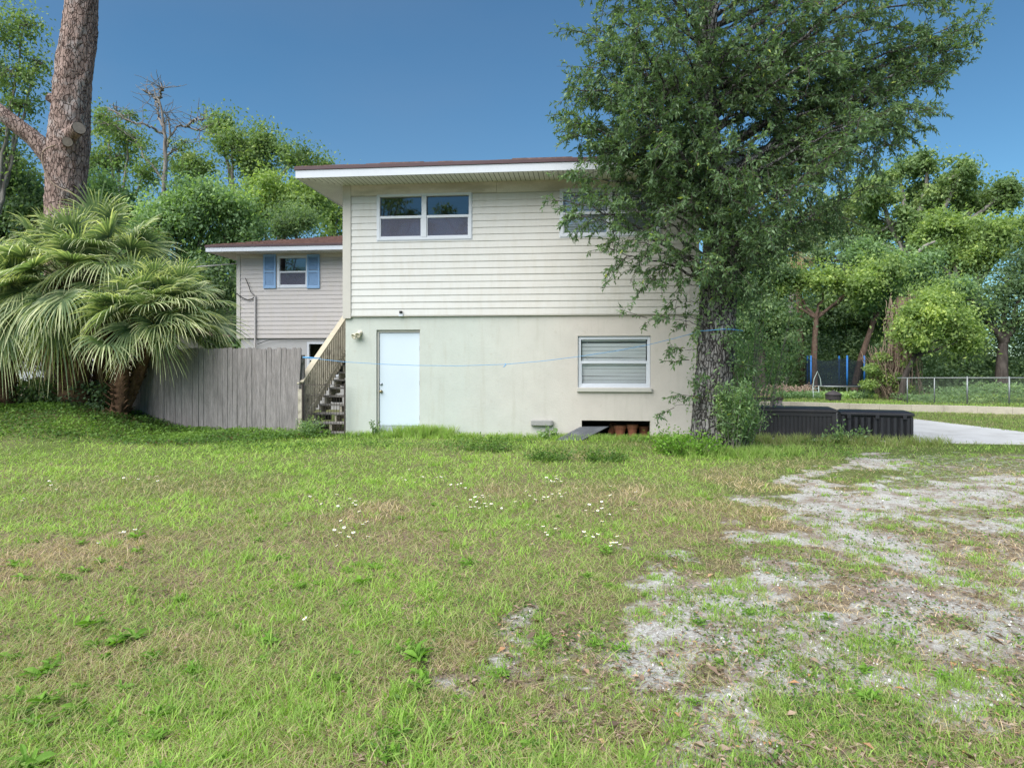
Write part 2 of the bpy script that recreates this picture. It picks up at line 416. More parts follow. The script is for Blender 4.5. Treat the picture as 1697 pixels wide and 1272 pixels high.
# stucco of the lower storey: worn surface, its tint minty towards the middle and beige to the other end
def stucco():
    m, nt, out = new_mat('worn_stucco')
    b = N(nt, 'ShaderNodeBsdfPrincipled'); b.inputs['Roughness'].default_value = .85; b.inputs['Specular IOR Level'].default_value = .15
    tc = N(nt, 'ShaderNodeTexCoord'); sp = N(nt, 'ShaderNodeSeparateXYZ'); nt.links.new(tc.outputs['Object'], sp.inputs[0])
    nz = N(nt, 'ShaderNodeMath', operation='MULTIPLY_ADD'); nz.inputs[1].default_value = 2.; nz.inputs[2].default_value = -1.; nt.links.new(noise(nt, .6, 4), nz.inputs[0])
    ad = N(nt, 'ShaderNodeMath', operation='ADD'); nt.links.new(sp.outputs[0], ad.inputs[0]); nt.links.new(nz.outputs[0], ad.inputs[1])
    mr = N(nt, 'ShaderNodeMapRange'); mr.inputs[1].default_value = 2.6; mr.inputs[2].default_value = 5.2; nt.links.new(ad.outputs[0], mr.inputs[0])
    c = mix(nt, (.485, .505, .46), (.545, .495, .445), mr.outputs[0])
    c = mix(nt, c, ramp(nt, noise(nt, 1.8, 7, .65), [(.3, .9), (.7, 1.)]), 1., 'MULTIPLY')
    c = mix(nt, c, (.40, .36, .30), ramp(nt, noise(nt, 7, 8, .7), [(.60, 0.), (.72, .5)]))
    c = mix(nt, c, (.38, .36, .29), ramp(nt, noise(nt, 2.2, 7, .68, stretch=(2.8, 1, .3)), [(.53, 0.), (.76, .45)]))
    c = mix(nt, c, (.25, .22, .18), ramp(nt, noise(nt, 55, 3, .6), [(.70, 0.), (.76, .5)]))
    nt.links.new(c, b.inputs['Base Color'])
    bp = N(nt, 'ShaderNodeBump'); bp.inputs['Strength'].default_value = .45; bp.inputs['Distance'].default_value = .015
    nt.links.new(noise(nt, 28, 7, .7), bp.inputs['Height']); nt.links.new(bp.outputs[0], b.inputs['Normal'])
    nt.links.new(b.outputs[0], out.inputs[0]); return m


M['stucco'] = stucco()

# ------------------------------------------------------------------ world, sun, camera
W = bpy.data.worlds.new('World'); SC.world = W; W.use_nodes = True
wn = W.node_tree; wn.nodes.clear()
SUN_EL, SUN_AZ = math.radians(50), math.radians(222)      # azimuth measured clockwise from +Y: behind the camera, a little to one side
sky = wn.nodes.new('ShaderNodeTexSky'); sky.sky_type = 'NISHITA'; sky.sun_disc = False
sky.sun_elevation = SUN_EL; sky.sun_rotation = SUN_AZ
sky.air_density = 1.0; sky.dust_density = 0.; sky.ozone_density = 8.0
bg = wn.nodes.new('ShaderNodeBackground'); bg.inputs['Strength'].default_value = .05
wo = wn.nodes.new('ShaderNodeOutputWorld')
tint_ = wn.nodes.new('ShaderNodeMix'); tint_.data_type = 'RGBA'; tint_.blend_type = 'MULTIPLY'; tint_.inputs[0].default_value = 1; tint_.inputs[7].default_value = (.86, 1.09, 1.0, 1)
wn.links.new(sky.outputs[0], tint_.inputs[6])
# thin uneven veil of high cloud
tcw = wn.nodes.new('ShaderNodeTexCoord'); mpw = wn.nodes.new('ShaderNodeMapping'); mpw.inputs['Scale'].default_value = (1.6, 1.6, 4.); nzw = wn.nodes.new('ShaderNodeTexNoise'); nzw.inputs['Scale'].default_value = 1.3; nzw.inputs['Detail'].default_value = 6
wn.links.new(tcw.outputs['Generated'], mpw.inputs[0]); wn.links.new(mpw.outputs[0], nzw.inputs['Vector'])
rw = wn.nodes.new('ShaderNodeMapRange'); rw.inputs[1].default_value = .35; rw.inputs[2].default_value = .75; rw.inputs[3].default_value = 0; rw.inputs[4].default_value = .22; wn.links.new(nzw.outputs[0], rw.inputs[0])
veil = wn.nodes.new('ShaderNodeMix'); veil.data_type = 'RGBA'; veil.inputs[7].default_value = (2.2, 2.75, 3.6, 1); sx_ = wn.nodes.new('ShaderNodeSeparateXYZ'); wn.links.new(tcw.outputs['Generated'], sx_.inputs[0]); mx_ = wn.nodes.new('ShaderNodeMapRange'); mx_.inputs[1].default_value = -.5; mx_.inputs[2].default_value = .45; mx_.inputs[3].default_value = 1.2; mx_.inputs[4].default_value = 0; wn.links.new(sx_.outputs[0], mx_.inputs[0]); ml_ = wn.nodes.new('ShaderNodeMath'); ml_.operation = 'MULTIPLY'; wn.links.new(mx_.outputs[0], ml_.inputs[0]); wn.links.new(rw.outputs[0], ml_.inputs[1])
wn.links.new(ml_.outputs[0], veil.inputs[0]); wn.links.new(tint_.outputs[2], veil.inputs[6])
wn.links.new(veil.outputs[2], bg.inputs[0]); wn.links.new(bg.outputs[0], wo.inputs[0])
sd = bpy.data.lights.new('sun', 'SUN'); sd.energy = 3.15; sd.angle = math.radians(68); sd.color = (1, .985, .95)
so = bpy.data.objects.new('sun', sd); COL.objects.link(so)
sdir = Vector((math.sin(SUN_AZ) * math.cos(SUN_EL), math.cos(SUN_AZ) * math.cos(SUN_EL), math.sin(SUN_EL)))
so.rotation_euler = (-sdir).to_track_quat('-Z', 'Y').to_euler()
so.location = (0, -5, 20)

cd = bpy.data.cameras.new('camera'); cam = bpy.data.objects.new('camera', cd); COL.objects.link(cam)
cd.sensor_width = 36; cd.sensor_fit = 'HORIZONTAL'; cd.lens = 36 * F / 1697; cd.shift_y = -39 / 1697
cd.clip_start = .05; cd.clip_end = 2000
cam.location = (0, 0, EYE); cam.rotation_euler = (math.radians(90), 0, 0)
SC.camera = cam
vs = SC.view_settings; vs.view_transform = 'Standard'; vs.look = 'None'; vs.exposure = 1.35; vs.gamma = 1
SC.render.engine = 'CYCLES'
SC.cycles.max_bounces = 8; SC.cycles.diffuse_bounces = 4; SC.cycles.transparent_max_bounces = 16
SC.cycles.use_denoising = True; SC.cycles.denoiser = 'OPENIMAGEDENOISE'; SC.cycles.denoising_prefilter = 'NONE'


# ================================================================== the house
HZ = -TH
house = empty('house', (HO[0], HO[1], 0), HZ)
tag(house, 'two storey house with cream lap siding over pale stucco and a set back wing', 'house')
UW, DEPTH, WV, WU = 7.46, 12.0, 7.43, -6.42
Z1, Z2 = 2.60, 5.42


def cells(u0, u1, z0, z1, holes):
    us = sorted({u0, u1, *[h[0] for h in holes], *[h[1] for h in holes]}); zs = sorted({z0, z1, *[h[2] for h in holes], *[h[3] for h in holes]})
    us = [u for u in us if u0 <= u <= u1]; zs = [z for z in zs if z0 <= z <= z1]
    for a, b in zip(us, us[1:]):
        for c, d in zip(zs, zs[1:]):
            if not any(h[0] <= (a + b) / 2 <= h[1] and h[2] <= (c + d) / 2 <= h[3] for h in holes):
                yield a, b, c, d


def holed_wall(mb, u0, u1, z0, z1, v, th, holes, m=0):
    for a, b, c, d in cells(u0, u1, z0, z1, holes):
        mb.quad((a, v, c), (b, v, c), (b, v, d), (a, v, d), m)
        mb.quad((b, v + th, c), (a, v + th, c), (a, v + th, d), (b, v + th, d), m)
    for a, b, c, d in holes:
        mb.quad((a, v, c), (a, v, d), (a, v + th, d), (a, v + th, c), m); mb.quad((b, v, d), (b, v, c), (b, v + th, c), (b, v + th, d), m)
        mb.quad((a, v, d), (b, v, d), (b, v + th, d), (a, v + th, d), m)
        if c > z0: mb.quad((b, v, c), (a, v, c), (a, v + th, c), (b, v + th, c), m)


def lap_siding(mb, u0, u1, z0, z1, v, ex, holes, seed):
    r = random.Random(seed); z = z0
    while z < z1 - .005:
        top = min(z + ex, z1); prof = lambda q: v - .017 + .014 * (q - z) / ex
        seams = [u0] + sorted(r.uniform(u0 + .6, u1 - .6) for _ in range(r.choice((1, 1, 2)))) + [u1]
        zb = sorted({z, top, *[h[2] for h in holes if z < h[2] < top], *[h[3] for h in holes if z < h[3] < top]})
        for si, (sa, sb) in enumerate(zip(seams, seams[1:])):
            off = -.0018 * (si % 2) - r.uniform(0, .0006)
            for za, zc in zip(zb, zb[1:]):
                zm = (za + zc) / 2; cuts = [(h[0], h[1]) for h in holes if h[2] <= zm <= h[3]]
                segs = [(sa, sb)]
                for ca, cb in cuts:
                    segs = [q for a, b in segs for q in ((a, min(b, ca)), (max(a, cb), b)) if q[1] - q[0] > .004]
                for a, b in segs:
                    mb.quad((a, prof(za) + off, za), (b, prof(za) + off, za), (b, prof(zc) + off, zc), (a, prof(zc) + off, zc))
                    if za == z:
                        mb.quad((a, v + .004, za + .003), (b, v + .004, za + .003), (b, prof(za) + off, za), (a, prof(za) + off, za))
        z = top


def window(u0, u1, z0, z1, v, units=1, blinds=(), screens=False, name='window', fw=.055, label=None, seed=1, slat=.05, tilt=.35, glass='glass'):
    mb = MB(); vf, vb = v - .034, v + .07
    mb.box(u0, u0 + fw, vf, vb, z0, z1); mb.box(u1 - fw, u1, vf, vb, z0, z1)
    mb.box(u0 + fw, u1 - fw, vf, vb, z1 - fw, z1); mb.box(u0 + fw, u1 - fw, vf, vb, z0, z0 + fw)
    # thin casing lip round the outside
    mb.box(u0 - .02, u0 - .001, v - .022, v + .03, z0 - .02, z1 + .02); mb.box(u1 + .001, u1 + .02, v - .022, v + .03, z0 - .02, z1 + .02)
    mb.box(u0 - .001, u1 + .001, v - .022, v + .03, z1 + .001, z1 + .02); mb.box(u0 - .001, u1 + .001, v - .022, v + .03, z0 - .02, z0 - .001)
    wu = (u1 - u0) / units; zm = (z0 + z1) / 2; panes = []
    for k in range(1, units):
        mb.box(u0 + wu * k - .052, u0 + wu * k + .052, vf - .004, vb - .002, z0 + fw + .001, z1 - fw - .001)
    for k in range(units):
        a = u0 + wu * k + (fw if k == 0 else .054); b = u0 + wu * (k + 1) - (fw if k == units - 1 else .054)
        mb.box(a, b, vf + .008, vb - .02, zm - .028, zm + .028)
        # the lower sash has its own slim rim, set forward; the upper sash a slimmer one set back
        mb.box(a, a + .022, vf + .012, vb - .03, z0 + fw, zm - .03); mb.box(b - .022, b, vf + .012, vb - .03, z0 + fw, zm - .03)
        mb.box(a + .022, b - .022, vf + .012, vb - .03, z0 + fw, z0 + fw + .03)
        panes.append((a, b))
    w = mb.build(name, M['white'], house, .003)
    if label: w['label'] = label
    for k, (a, b) in enumerate(panes):
        g = MB(); t = .003 * math.sin(k * 2.1 + seed)
        g.quad((a, v + .035, zm), (b, v + .035 + t, zm), (b, v + .035 + t, z1 - fw), (a, v + .035, z1 - fw))
        g.quad((a + .01, v + .012 + t, z0 + fw), (b - .01, v + .012, z0 + fw), (b - .01, v + .012, zm), (a + .01, v + .012 + t, zm))
        g.build('pane', M[glass], w)
        if screens:
            s = MB(); s.quad((a + .024, v - .006, z0 + fw + .03), (b - .024, v - .006, z0 + fw + .03), (b - .024, v - .006, zm - .03), (a + .024, v - .006, zm - .03))
            s.build('insect_screen', M['screen'], w)
        if k in blinds:
            bl = MB(); rr = random.Random(seed + k); z = z1 - fw - .03
            bl.box(a + .02, b - .02, v + .085, v + .13, z - .01, z + .03)
            while z > z0 + fw + .07:
                z -= slat; t = rr.uniform(-.006, .006) + (.012 if rr.random() < .12 else 0)
                bl.hexa([(a + .02, v + .09, z - slat * .50 + t), (b - .02, v + .09, z - slat * .50), (b - .02, v + .095, z - slat * .50), (a + .02, v + .095, z - slat * .50 + t),
                         (a + .02, v + .09 + slat * .28 * tilt * 3, z + slat * .42 + t), (b - .02, v + .09 + slat * .28 * tilt * 3, z + slat * .42), (b - .02, v + .094 + slat * .28 * tilt * 3, z + slat * .43), (a + .02, v + .094 + slat * .28 * tilt * 3, z + slat * .43 + t)])
            bl.tube([(a + .13, v + .082, z1 - fw - .05), (a + .13, v + .082, zm - .12)], .004, 5)
            bl.build('blind', M['blind'], w)
    return w


# --- openings, measured from the photograph
def rect(px0, py0, px1, py1, v=0.):
    ua, za = fac(px0, py1, v); ub, zb = fac(px1, py0, v)
    return ua, ub, za, zb


W_UP = rect(626, 319, 781.5, 399); W_UPR = (fac(929, 360)[0], fac(929, 360)[0] + (W_UP[1] - W_UP[0]), W_UP[2], W_UP[3])
W_LOW = rect(957.5, 556, 1078.5, 642); DOOR = rect(623, 546, 695.5, 722); DOOR = (DOOR[0], DOOR[1], 0., DOOR[3])
CRAWL = rect(964, 697.5, 1078, 720); CRAWL = (CRAWL[0], CRAWL[1], 0., CRAWL[3])

mb = MB(); holed_wall(mb, 0, UW, 0, Z1 + .012, .03, .2, [W_LOW, DOOR, CRAWL])
mb.build('stucco_wall', M['stucco'], house)
mb = MB()
mb.box(0, .2, .232, DEPTH, 0, Z1); mb.box(UW - .2, UW, .232, DEPTH, 0, Z1); mb.box(.2, UW - .2, DEPTH - .2, DEPTH, 0, Z1)
mb.build('side_wall', M['stucco'], house)
mb = MB(); lap_siding(mb, .14, UW - .14, Z1, Z2 - .26, 0, .1425, [W_UP, W_UPR], 3)
mb.build('siding', M['siding'], house)
mb = MB(); up = [(a, b, c, d) for a, b, c, d in (W_UP, W_UPR)]
holed_wall(mb, .0, UW, Z1 + .02, Z2, .006, .14, up)
mb.box(0, .14, .148, DEPTH, Z1, Z2); mb.box(UW - .14, UW, .148, DEPTH, Z1, Z2); mb.box(.14, UW - .14, DEPTH - .14, DEPTH, Z1, Z2)
mb.build('upper_wall', M['trim'], house)
mb = MB(); mb.box(.2, UW - .2, .24, DEPTH - .2, 2.44, 2.54); mb.box(.14, UW - .14, .15, DEPTH - .14, Z2 - .02, Z2 + .05)
mb.build('storey_floor', M['interior'], house)
mb = MB(); mb.box(.2, UW - .2, 3.2, 3.25, 0, 2.43); mb.box(.15, UW - .15, 3.6, 3.65, 2.56, Z2 - .03)
mb.build('inner_wall', M['interior'], house)
# corner boards, frieze boards, drip at the siding's foot
for a, b, c, d, z in ((-.045, .135, -.045, -.012, .06), (UW - .135, UW + .045, UW + .012, UW + .045, .03)):
    mb = MB(); mb.box(a, b, -.03, .0, Z1 - z, Z2); mb.box(c, d, .0, .15, Z1 - z, Z2); mb.build('corner_board', M['trim'], house)
mb = MB(); ws = fac(823, 300)[0]
mb.box(.137, ws - .003, -.024, .002, Z2 - .235, Z2 - .002); mb.box(ws + .003, UW - .137, -.018, .002, Z2 - .24, Z2 - .002)
fz = mb.build('frieze_board', surf('grimy_frieze', (.60, .55, .48), .6, .1, 2, .08, stain=((.27, .24, .18), 1.6, .42, .55, (.6, 1, 2.5))), house, .003)
mb = MB(); mb.box(-.03, UW + .03, -.022, .028, Z1 - .022, Z1 - .004); mb.build('starter_strip', M['trim'], house)

window(*W_UP, 0, 2, (), True, seed=2)
window(*W_UPR, 0, 2, (0, 1), False, label='upper window with white blinds behind oak leaves', seed=5, slat=.05)
w = window(W_LOW[0] + .01, W_LOW[1] - .01, W_LOW[2] + .0, W_LOW[3] - .02, .1, 1, (0,), False, label='ground floor window with closed white blinds', seed=9, slat=.078, tilt=.2, glass='glass_clear')
s_ = MB(); s_.box(W_LOW[0] - .02, W_LOW[1] + .02, -.03, .05, W_LOW[2] - .085, W_LOW[2] - .004)
s_.build('sill', M['trim'], w, .006)

# door
dr = MB(); u0, u1, z0, z1 = DOOR
dr.box(u0, u0 + .045, .075, .17, 0, z1); dr.box(u1 - .02, u1, .075, .17, 0, z1); dr.box(u0 + .045, u1 - .02, .075, .17, z1 - .055, z1)
dr.box(u0, u1, .06, .2, 0, .055)
door = dr.build('door', M['trim'], house, .004)
d0, d1, dt = u0 + .052, u1 - .026, z1 - .062
lf = MB(); lf.box(d0, d1, .098, .14, .22, dt); lf.build('door_leaf', M['door'], door, .004)
lf = MB(); lf.box(d0, d1, .102, .14, .06, .215); lf.build('kick_plate', M['kick'], door, .003)
kb = MB(); ku, kz = fac(632, 648.5, .1)
def knob(mb, u, z, r, L):
    n = len(mb.v); prof = [(r * 1.15, 0), (r * 1.15, .008), (r * .45, .012), (r * .45, L * .45), (r * .9, L * .6), (r, L * .8), (r * .7, L), (.002, L)]
    mb.lathe(prof, 18)
    for i in range(n, len(mb.v)):
        x, y, q = mb.v[i]; mb.v[i] = (u + x, .097 - q, z + y)
knob(kb, ku, kz, .030, .065); kb.build('knob', M['brass'], door, smooth=True)
kb = MB(); knob(kb, ku, fac(632, 636, .1)[1], .027, .025); kb.build('deadbolt', M['steel'], door, smooth=True)
for q in (.35, 1.1, 1.85): hg = MB(); hg.tube([(d1 + .005, .09, q), (d1 + .005, .09, q + .09)], .009, 8); hg.build('hinge', M['steel'], door)

# flood light with two heads, little camera, duct cover
u, z = fac(597, 553, .03)
fl = MB(); fl.lathe([(.055, 0), (.055, .02), (.035, .035), (.02, .04), (.001, .04)], 20)
for i, (x, y, q) in enumerate(fl.v): fl.v[i] = (u + x, .028 - q, z + y + .02)
fl = fl.build('flood_light', M['cream_lamp'], house, smooth=True)
for sx, dz, dx in ((-1, -.05, -.055), (1, .0, .01)):
    hd = MB(); hd.lathe([(.012, -.02), (.03, 0), (.034, .03), (.045, .07), (.062, .115), (.062, .125), (.05, .118), (.001, .10)], 18)
    d = Vector((-.45 if sx < 0 else -.15, -.8, -.55)).normalized(); q = Vector((0, 0, 1)).rotation_difference(d)
    c = Vector((u + dx, -.01, z + .03 + dz * .6))
    hd.v = [tuple(c + q @ Vector(p)) for p in hd.v]
    hd.build('lamp_head', M['cream_lamp'], fl, smooth=True)
u, z = fac(665, 519.5)
mb = MB(); mb.box(u - .045, u + .045, -.045, -.004, z - .06, z + .0); mb.box(u - .03, u + .03, -.06, -.018, z + .002, z + .055, 1); mb.tube([(u, -.055, z + .03), (u, -.075, z + .03)], .018, 12, 1)
mb.build('security_camera', [M['white'], M['cable']], house, .004)
a = rect(880, 696, 915.5, 704.5)
mb = MB(); mb.box(a[0], a[1] - .02, -.07, .029, a[2], a[3]); mb.box(a[1] - .018, a[1] + .01, -.078, .029, a[2] + .012, a[3] - .004)
mb.build('duct_cover', M['grey_duct'], house, .012)

# roofs: shingles (ridge), fascia, drip edge, soffit
def hip_roof(u0, u1, v0, v1, ze, pitch, fh, soff, name='roof', mats='main'):
    w = min(u1 - u0, v1 - v0) / 2; h = w * pitch; zt = ze + fh + .065
    if u1 - u0 > v1 - v0: r0, r1 = (u0 + w, (v0 + v1) / 2, zt + h), (u1 - w, (v0 + v1) / 2, zt + h); order = 'u'
    else: r0, r1 = ((u0 + u1) / 2, v0 + w, zt + h), ((u0 + u1) / 2, v1 - w, zt + h); order = 'v'
    c = [(u0, v0, zt), (u1, v0, zt), (u1, v1, zt), (u0, v1, zt)]
    faces = ([(c[0], c[1], r1, r0), (c[1], c[2], r1), (c[2], c[3], r0, r1), (c[3], c[0], r0)] if order == 'u' else
             [(c[0], c[1], r0), (c[1], c[2], r1, r0), (c[2], c[3], r1), (c[3], c[0], r0, r1)])
    rf = MB(); rr = random.Random(4)
    for fc_ in faces:                                   # courses of shingles with stepped butts
        a, b = Vector(fc_[0]), Vector(fc_[1]); tl, tr = Vector(fc_[-1]), Vector(fc_[2] if len(fc_) == 4 else fc_[-1])
        n = max(3, int((tl - a).length / .16)); nn = (b - a).cross(tl - a).normalized()
        for i in range(n):
            t0, t1 = i / n, (i + 1) / n
            p, q = a.lerp(tl, t0), b.lerp(tr, t0); s, t = a.lerp(tl, t1), b.lerp(tr, t1)
            k = max(1, int((q - p).length / .3)); hs = [rr.uniform(.004, .03) for _ in range(k)]
            for j in range(k):
                e0, e1 = j / k, (j + 1) / k; lift = nn * (.012 + hs[j])
                x0, x1, y0, y1 = p.lerp(q, e0), p.lerp(q, e1), s.lerp(t, e0), s.lerp(t, e1)
                rf.quad(x0 + lift, x1 + lift, y1 + nn * .004, y0 + nn * .004); rf.quad(x0 - nn * .01, x1 - nn * .01, x1 + lift, x0 + lift)
    r = rf.build(name, M['shingle'], house)
    def ring(o0, o1, za, zb, mname, nm):
        q = MB()
        q.box(u0 - o1, u1 + o1, v0 - o1, v0 - o0, za, zb); q.box(u0 - o1, u1 + o1, v1 + o0, v1 + o1, za, zb)
        q.box(u0 - o1, u0 - o0, v0 - o0, v1 + o0, za, zb); q.box(u1 + o0, u1 + o1, v0 - o0, v1 + o0, za, zb)
        return q.build(nm, mname, r, .003)
    ring(-.02, .0, ze - .012, ze + fh, M['fascia'], 'fascia')
    ring(-.01, .022, ze + fh + .002, ze + fh + .07, M['maroon'], 'drip_edge')
    s = MB(); e0, e1, f0, f1 = soff                     # the walls' outline under the eaves
    g = .006; st = .1
    k = u0 + .02
    while k < u1 - .02:
        k2 = min(k + st, u1 - .02)
        lo = max(0, e0 - (k + st / 2)) if k + st / 2 < e0 else (max(0, (k + st / 2) - e1) if k + st / 2 > e1 else 0)
        fv = v0 + .02 if lo == 0 else v0 + .02
        top = f0 + .03 - (lo / max(e0 - u0, .01)) * (f0 - v0) if lo else f0 + .03
        s.quad((k + g, v0 + .02, ze), (k2 - g, v0 + .02, ze), (k2 - g, top, ze), (k + g, top, ze))
        bt = f1 - .03 + (lo / max(e0 - u0, .01)) * (v1 - f1) if lo else f1 - .03
        s.quad((k + g, bt, ze), (k2 - g, bt, ze), (k2 - g, v1 - .02, ze), (k + g, v1 - .02, ze)); k = k2
    k = v0 + .02
    while k < v1 - .02:
        k2 = min(k + st, v1 - .02); km = (k + k2) / 2
        lo = (f0 - km) / (f0 - v0) if km < f0 else ((km - f1) / (v1 - f1) if km > f1 else 0)
        ra = e0 + .03 - lo * (e0 - u0); rb = e1 - .03 + lo * (u1 - e1)
        s.quad((u0 + .02, k + g, ze + .001), (ra, k + g, ze + .001), (ra, k2 - g, ze + .001), (u0 + .02, k2 - g, ze + .001))
        s.quad((rb, k + g, ze + .001), (u1 - .02, k + g, ze + .001), (u1 - .02, k2 - g, ze + .001), (rb, k2 - g, ze + .001)); k = k2
    so_ = s.build('soffit', M['soffit'], r)
    b_ = MB(); b_.quad((u0 + .03, v0 + .03, ze + .012), (u1 - .03, v0 + .03, ze + .012), (u1 - .03, v1 - .03, ze + .012), (u0 + .03, v1 - .03, ze + .012))
    b_.build('eave_void', M['dark_gap'], r)
    return r


hip_roof(-.78, UW + .78, -.78, DEPTH + .78, Z2 - .01, .16, .15, (0, UW, 0, DEPTH))

# --- the wing, set back on the near side
def wfac(px, py): return fac(px, py, WV)
ZW1 = wfac(480, 560)[1]; ZW2 = wfac(480, 420)[1]
WSH = 6.5
WW = rect(460.5, 424, 511, 477, WV); WL = rect(508, 567, 566, 624, WV)
WL = (WL[0], -1.75, WL[2], WL[3])
mb = MB(); lap_siding(mb, WU + .1, -.0, ZW1, ZW2 - .16, WV, .1425, [WW], 8)
mb.build('wing_siding', M['siding2'], house)
mb = MB(); holed_wall(mb, WU, 0, ZW1 + .01, ZW2, WV + .006, .14, [WW]); mb.box(WU, WU + .14, WV + .15, WV + WSH, ZW1, ZW2); mb.box(WU + .14, -.005, WV + WSH - .14, WV + WSH, ZW1, ZW2)
mb.build('wing_upper_wall', M['siding2'], house)
mb = MB(); holed_wall(mb, WU + .1, -.002, 0, ZW1 + .005, WV + .04, .2, [WL]); mb.box(WU + .1, WU + .3, WV + .25, WV + WSH, 0, ZW1)
mb.build('wing_stucco_wall', M['stucco2'], house)
mb = MB(); mb.box(WU - .03, WU + .1, WV - .03, WV - .0, ZW1 - .02, ZW2); mb.box(WU - .03, WU - .005, WV + .002, WV + .1, ZW1 - .02, ZW2)
mb.build('wing_corner_board', M['trim'], house, .004)
mb = MB(); mb.box(WU + .102, -.002, WV - .02, WV + .004, ZW2 - .15, ZW2 - .002); fzw = mb.build('wing_frieze_board', fz.data.materials[0], house, .003)
mb = MB(); mb.box(WU + .14, -.14, WV + .16, WV + WSH - .15, ZW1 - .1, ZW1 - .02); mb.box(WU + .15, -.14, WV + .16, WV + WSH - .15, ZW2 - .04, ZW2 - .01); mb.box(WU + .35, -.2, WV + 3, WV + 3.1, 0, ZW1 - .12); mb.box(WU + .35, -.2, WV + 3, WV + 3.1, ZW1, ZW2 - .05)
mb.build('wing_inner_wall', M['interior'], house)
window(*WW, WV, 1, (), True, label='small upper window between blue shutters', seed=3, fw=.07)
window(WL[0] + .02, WL[1], WL[2], WL[3], WV + .06, 1, (), False, label='dark ground floor window half behind the stair rail', seed=4)
for (pa, pb) in ((437.5, 458.), (509.5, 530.5)):
    a = rect(pa, 421.5, pb, 478, WV); sh = MB(); f = .055
    sh.box(a[0], a[0] + f, WV - .055, WV - .02, a[2], a[3]); sh.box(a[1] - f, a[1], WV - .055, WV - .02, a[2], a[3])
    zz = (a[2] + a[3]) / 2
    for p, q in ((a[2], a[2] + .08), (zz - .04, zz + .04), (a[3] - .08, a[3])): sh.box(a[0] + f, a[1] - f, WV - .053, WV - .022, p, q)
    k = a[2] + .08
    while k < a[3] - .09:
        if not zz - .07 < k < zz + .03:
            sh.hexa([(a[0] + f, WV - .05, k), (a[1] - f, WV - .05, k), (a[1] - f, WV - .044, k), (a[0] + f, WV - .044, k), (a[0] + f, WV - .03, k + .034), (a[1] - f, WV - .03, k + .034), (a[1] - f, WV - .024, k + .034), (a[0] + f, WV - .024, k + .034)])
        k += .036
    sh.build('shutter', M['blue'], house)
u, zt = wfac(424, 491)
mb = MB(); mb.tube([(u, WV - .05, .6), (u, WV - .05, zt)], .032, 12); mb.box(u - .05, u + .05, WV - .085, WV - .02, .9, 1.05)
cnd = mb.build('conduit_pipe', M['pipe'], house, smooth=False)
cb = MB()
def wp(px, py, off=-.06): a, b = wfac(px, py); return (a, WV + off, b)
cb.tube([wp(408, 461), wp(413, 472), wp(417, 484), wp(424, 491)], .012, 6)
cb.tube([wp(393, 486), wp(402, 493), wp(412, 497), wp(420, 495), wp(424, 491)], .016, 6)
cb.build('service_cable', M['cable'], house); cb = MB()
cb.tube([wp(428, 570), wp(448, 563), wp(480, 561), wp(510, 562), wp(540, 561)], .012, 6)
cb.build('service_cable', M['cable'], house)
hip_roof(WU - .72, .75, WV - .72, WV + WSH + .7, ZW2 - .005, .25, .13, (WU, .3, WV, WV + WSH))

# ------------------------------------------------------------------ outside stair up the house's side
st = tag(empty('staircase', (HO[0], HO[1], 0), HZ), 'worn wooden outdoor stair with cream handrail climbing the house side', 'staircase')
RISE, RUN, V0, NT = .183, .315, .12, 13
rr = random.Random(9)
for k in range(NT):
    z = -.01 + RISE * k + .03; v = V0 + RUN * k
    t = MB(); j = rr.uniform(-.008, .008)
    t.box(-1.03, -.03, v, v + .145, z, z + .038); t.box(-1.03, -.03, v + .155, v + .30, z + j * .5, z + .037 + j * .5)
    t.build('tread', M['tread'], st, .004)
    if k and k % 2 == 0 or k == 1:
        b = MB(); b.box(-.92, -.5 + rr.uniform(-.2, .2), v + .26, v + .275, z - RISE + .045, z - .005); b.build('riser_patch', M['dark_gap'], st)
for uu in (-1.0, -.5, -.06):
    sg = MB(); w = .024
    for k in range(NT):
        v = V0 + RUN * k; z = -.01 + RISE * k
        sg.box(uu - w, uu + w, v + .02, v + RUN + .02, max(-.05, z - .28), z + .028)
    sg.build('stringer', M['wood_dirty'], st)
rl = MB(); z0r, z1r = 1.08, 1.08 + RISE * 13
a, b = (-1.06, .02, z0r), (-1.06, .02 + RUN * 13, z1r)
rl.beam(a, b, .05, .13); rl.beam((-1.02, .02, z0r + .075), (-1.02, .02 + RUN * 13, z1r + .075), .14, .035)
rl.build('handrail', M['rail'], st, .004)
rl = MB(); rl.beam((-1.055, .0, .12), (-1.055, RUN * 13, .12 + RISE * 13), .04, .09); rl.build('bottom_rail', M['wood_dirty'], st)
for k in range(31):
    v = .1 + k * .128; zz = (v - .02) * RISE / RUN
    p = MB(); x = rr.uniform(-.006, .006); p.box(-1.105, -1.086, v - .042, v + .042, max(-.02, zz + .02 - .14), z0r + zz - .02)
    p.build('baluster', M['wood_dirty'], st)
nw = MB(); nw.box(-1.07, -.98, .0, .09, -.05, 1.0); nw.build('newel_post', M['wood_dirty'], st, .004)
zl = -.01 + RISE * NT
ld = MB(); ld.box(-1.1, -.0, V0 + RUN * NT, V0 + RUN * NT + 1.2, zl - .04, zl); ld.box(-1.1, -1.0, V0 + RUN * NT + 1.1, V0 + RUN * NT + 1.2, 0, zl - .041); ld.box(-1.1, -1.0, V0 + RUN * NT, V0 + RUN * NT + .1, 0, zl - .041)
ld.build('landing', M['tread'], st)

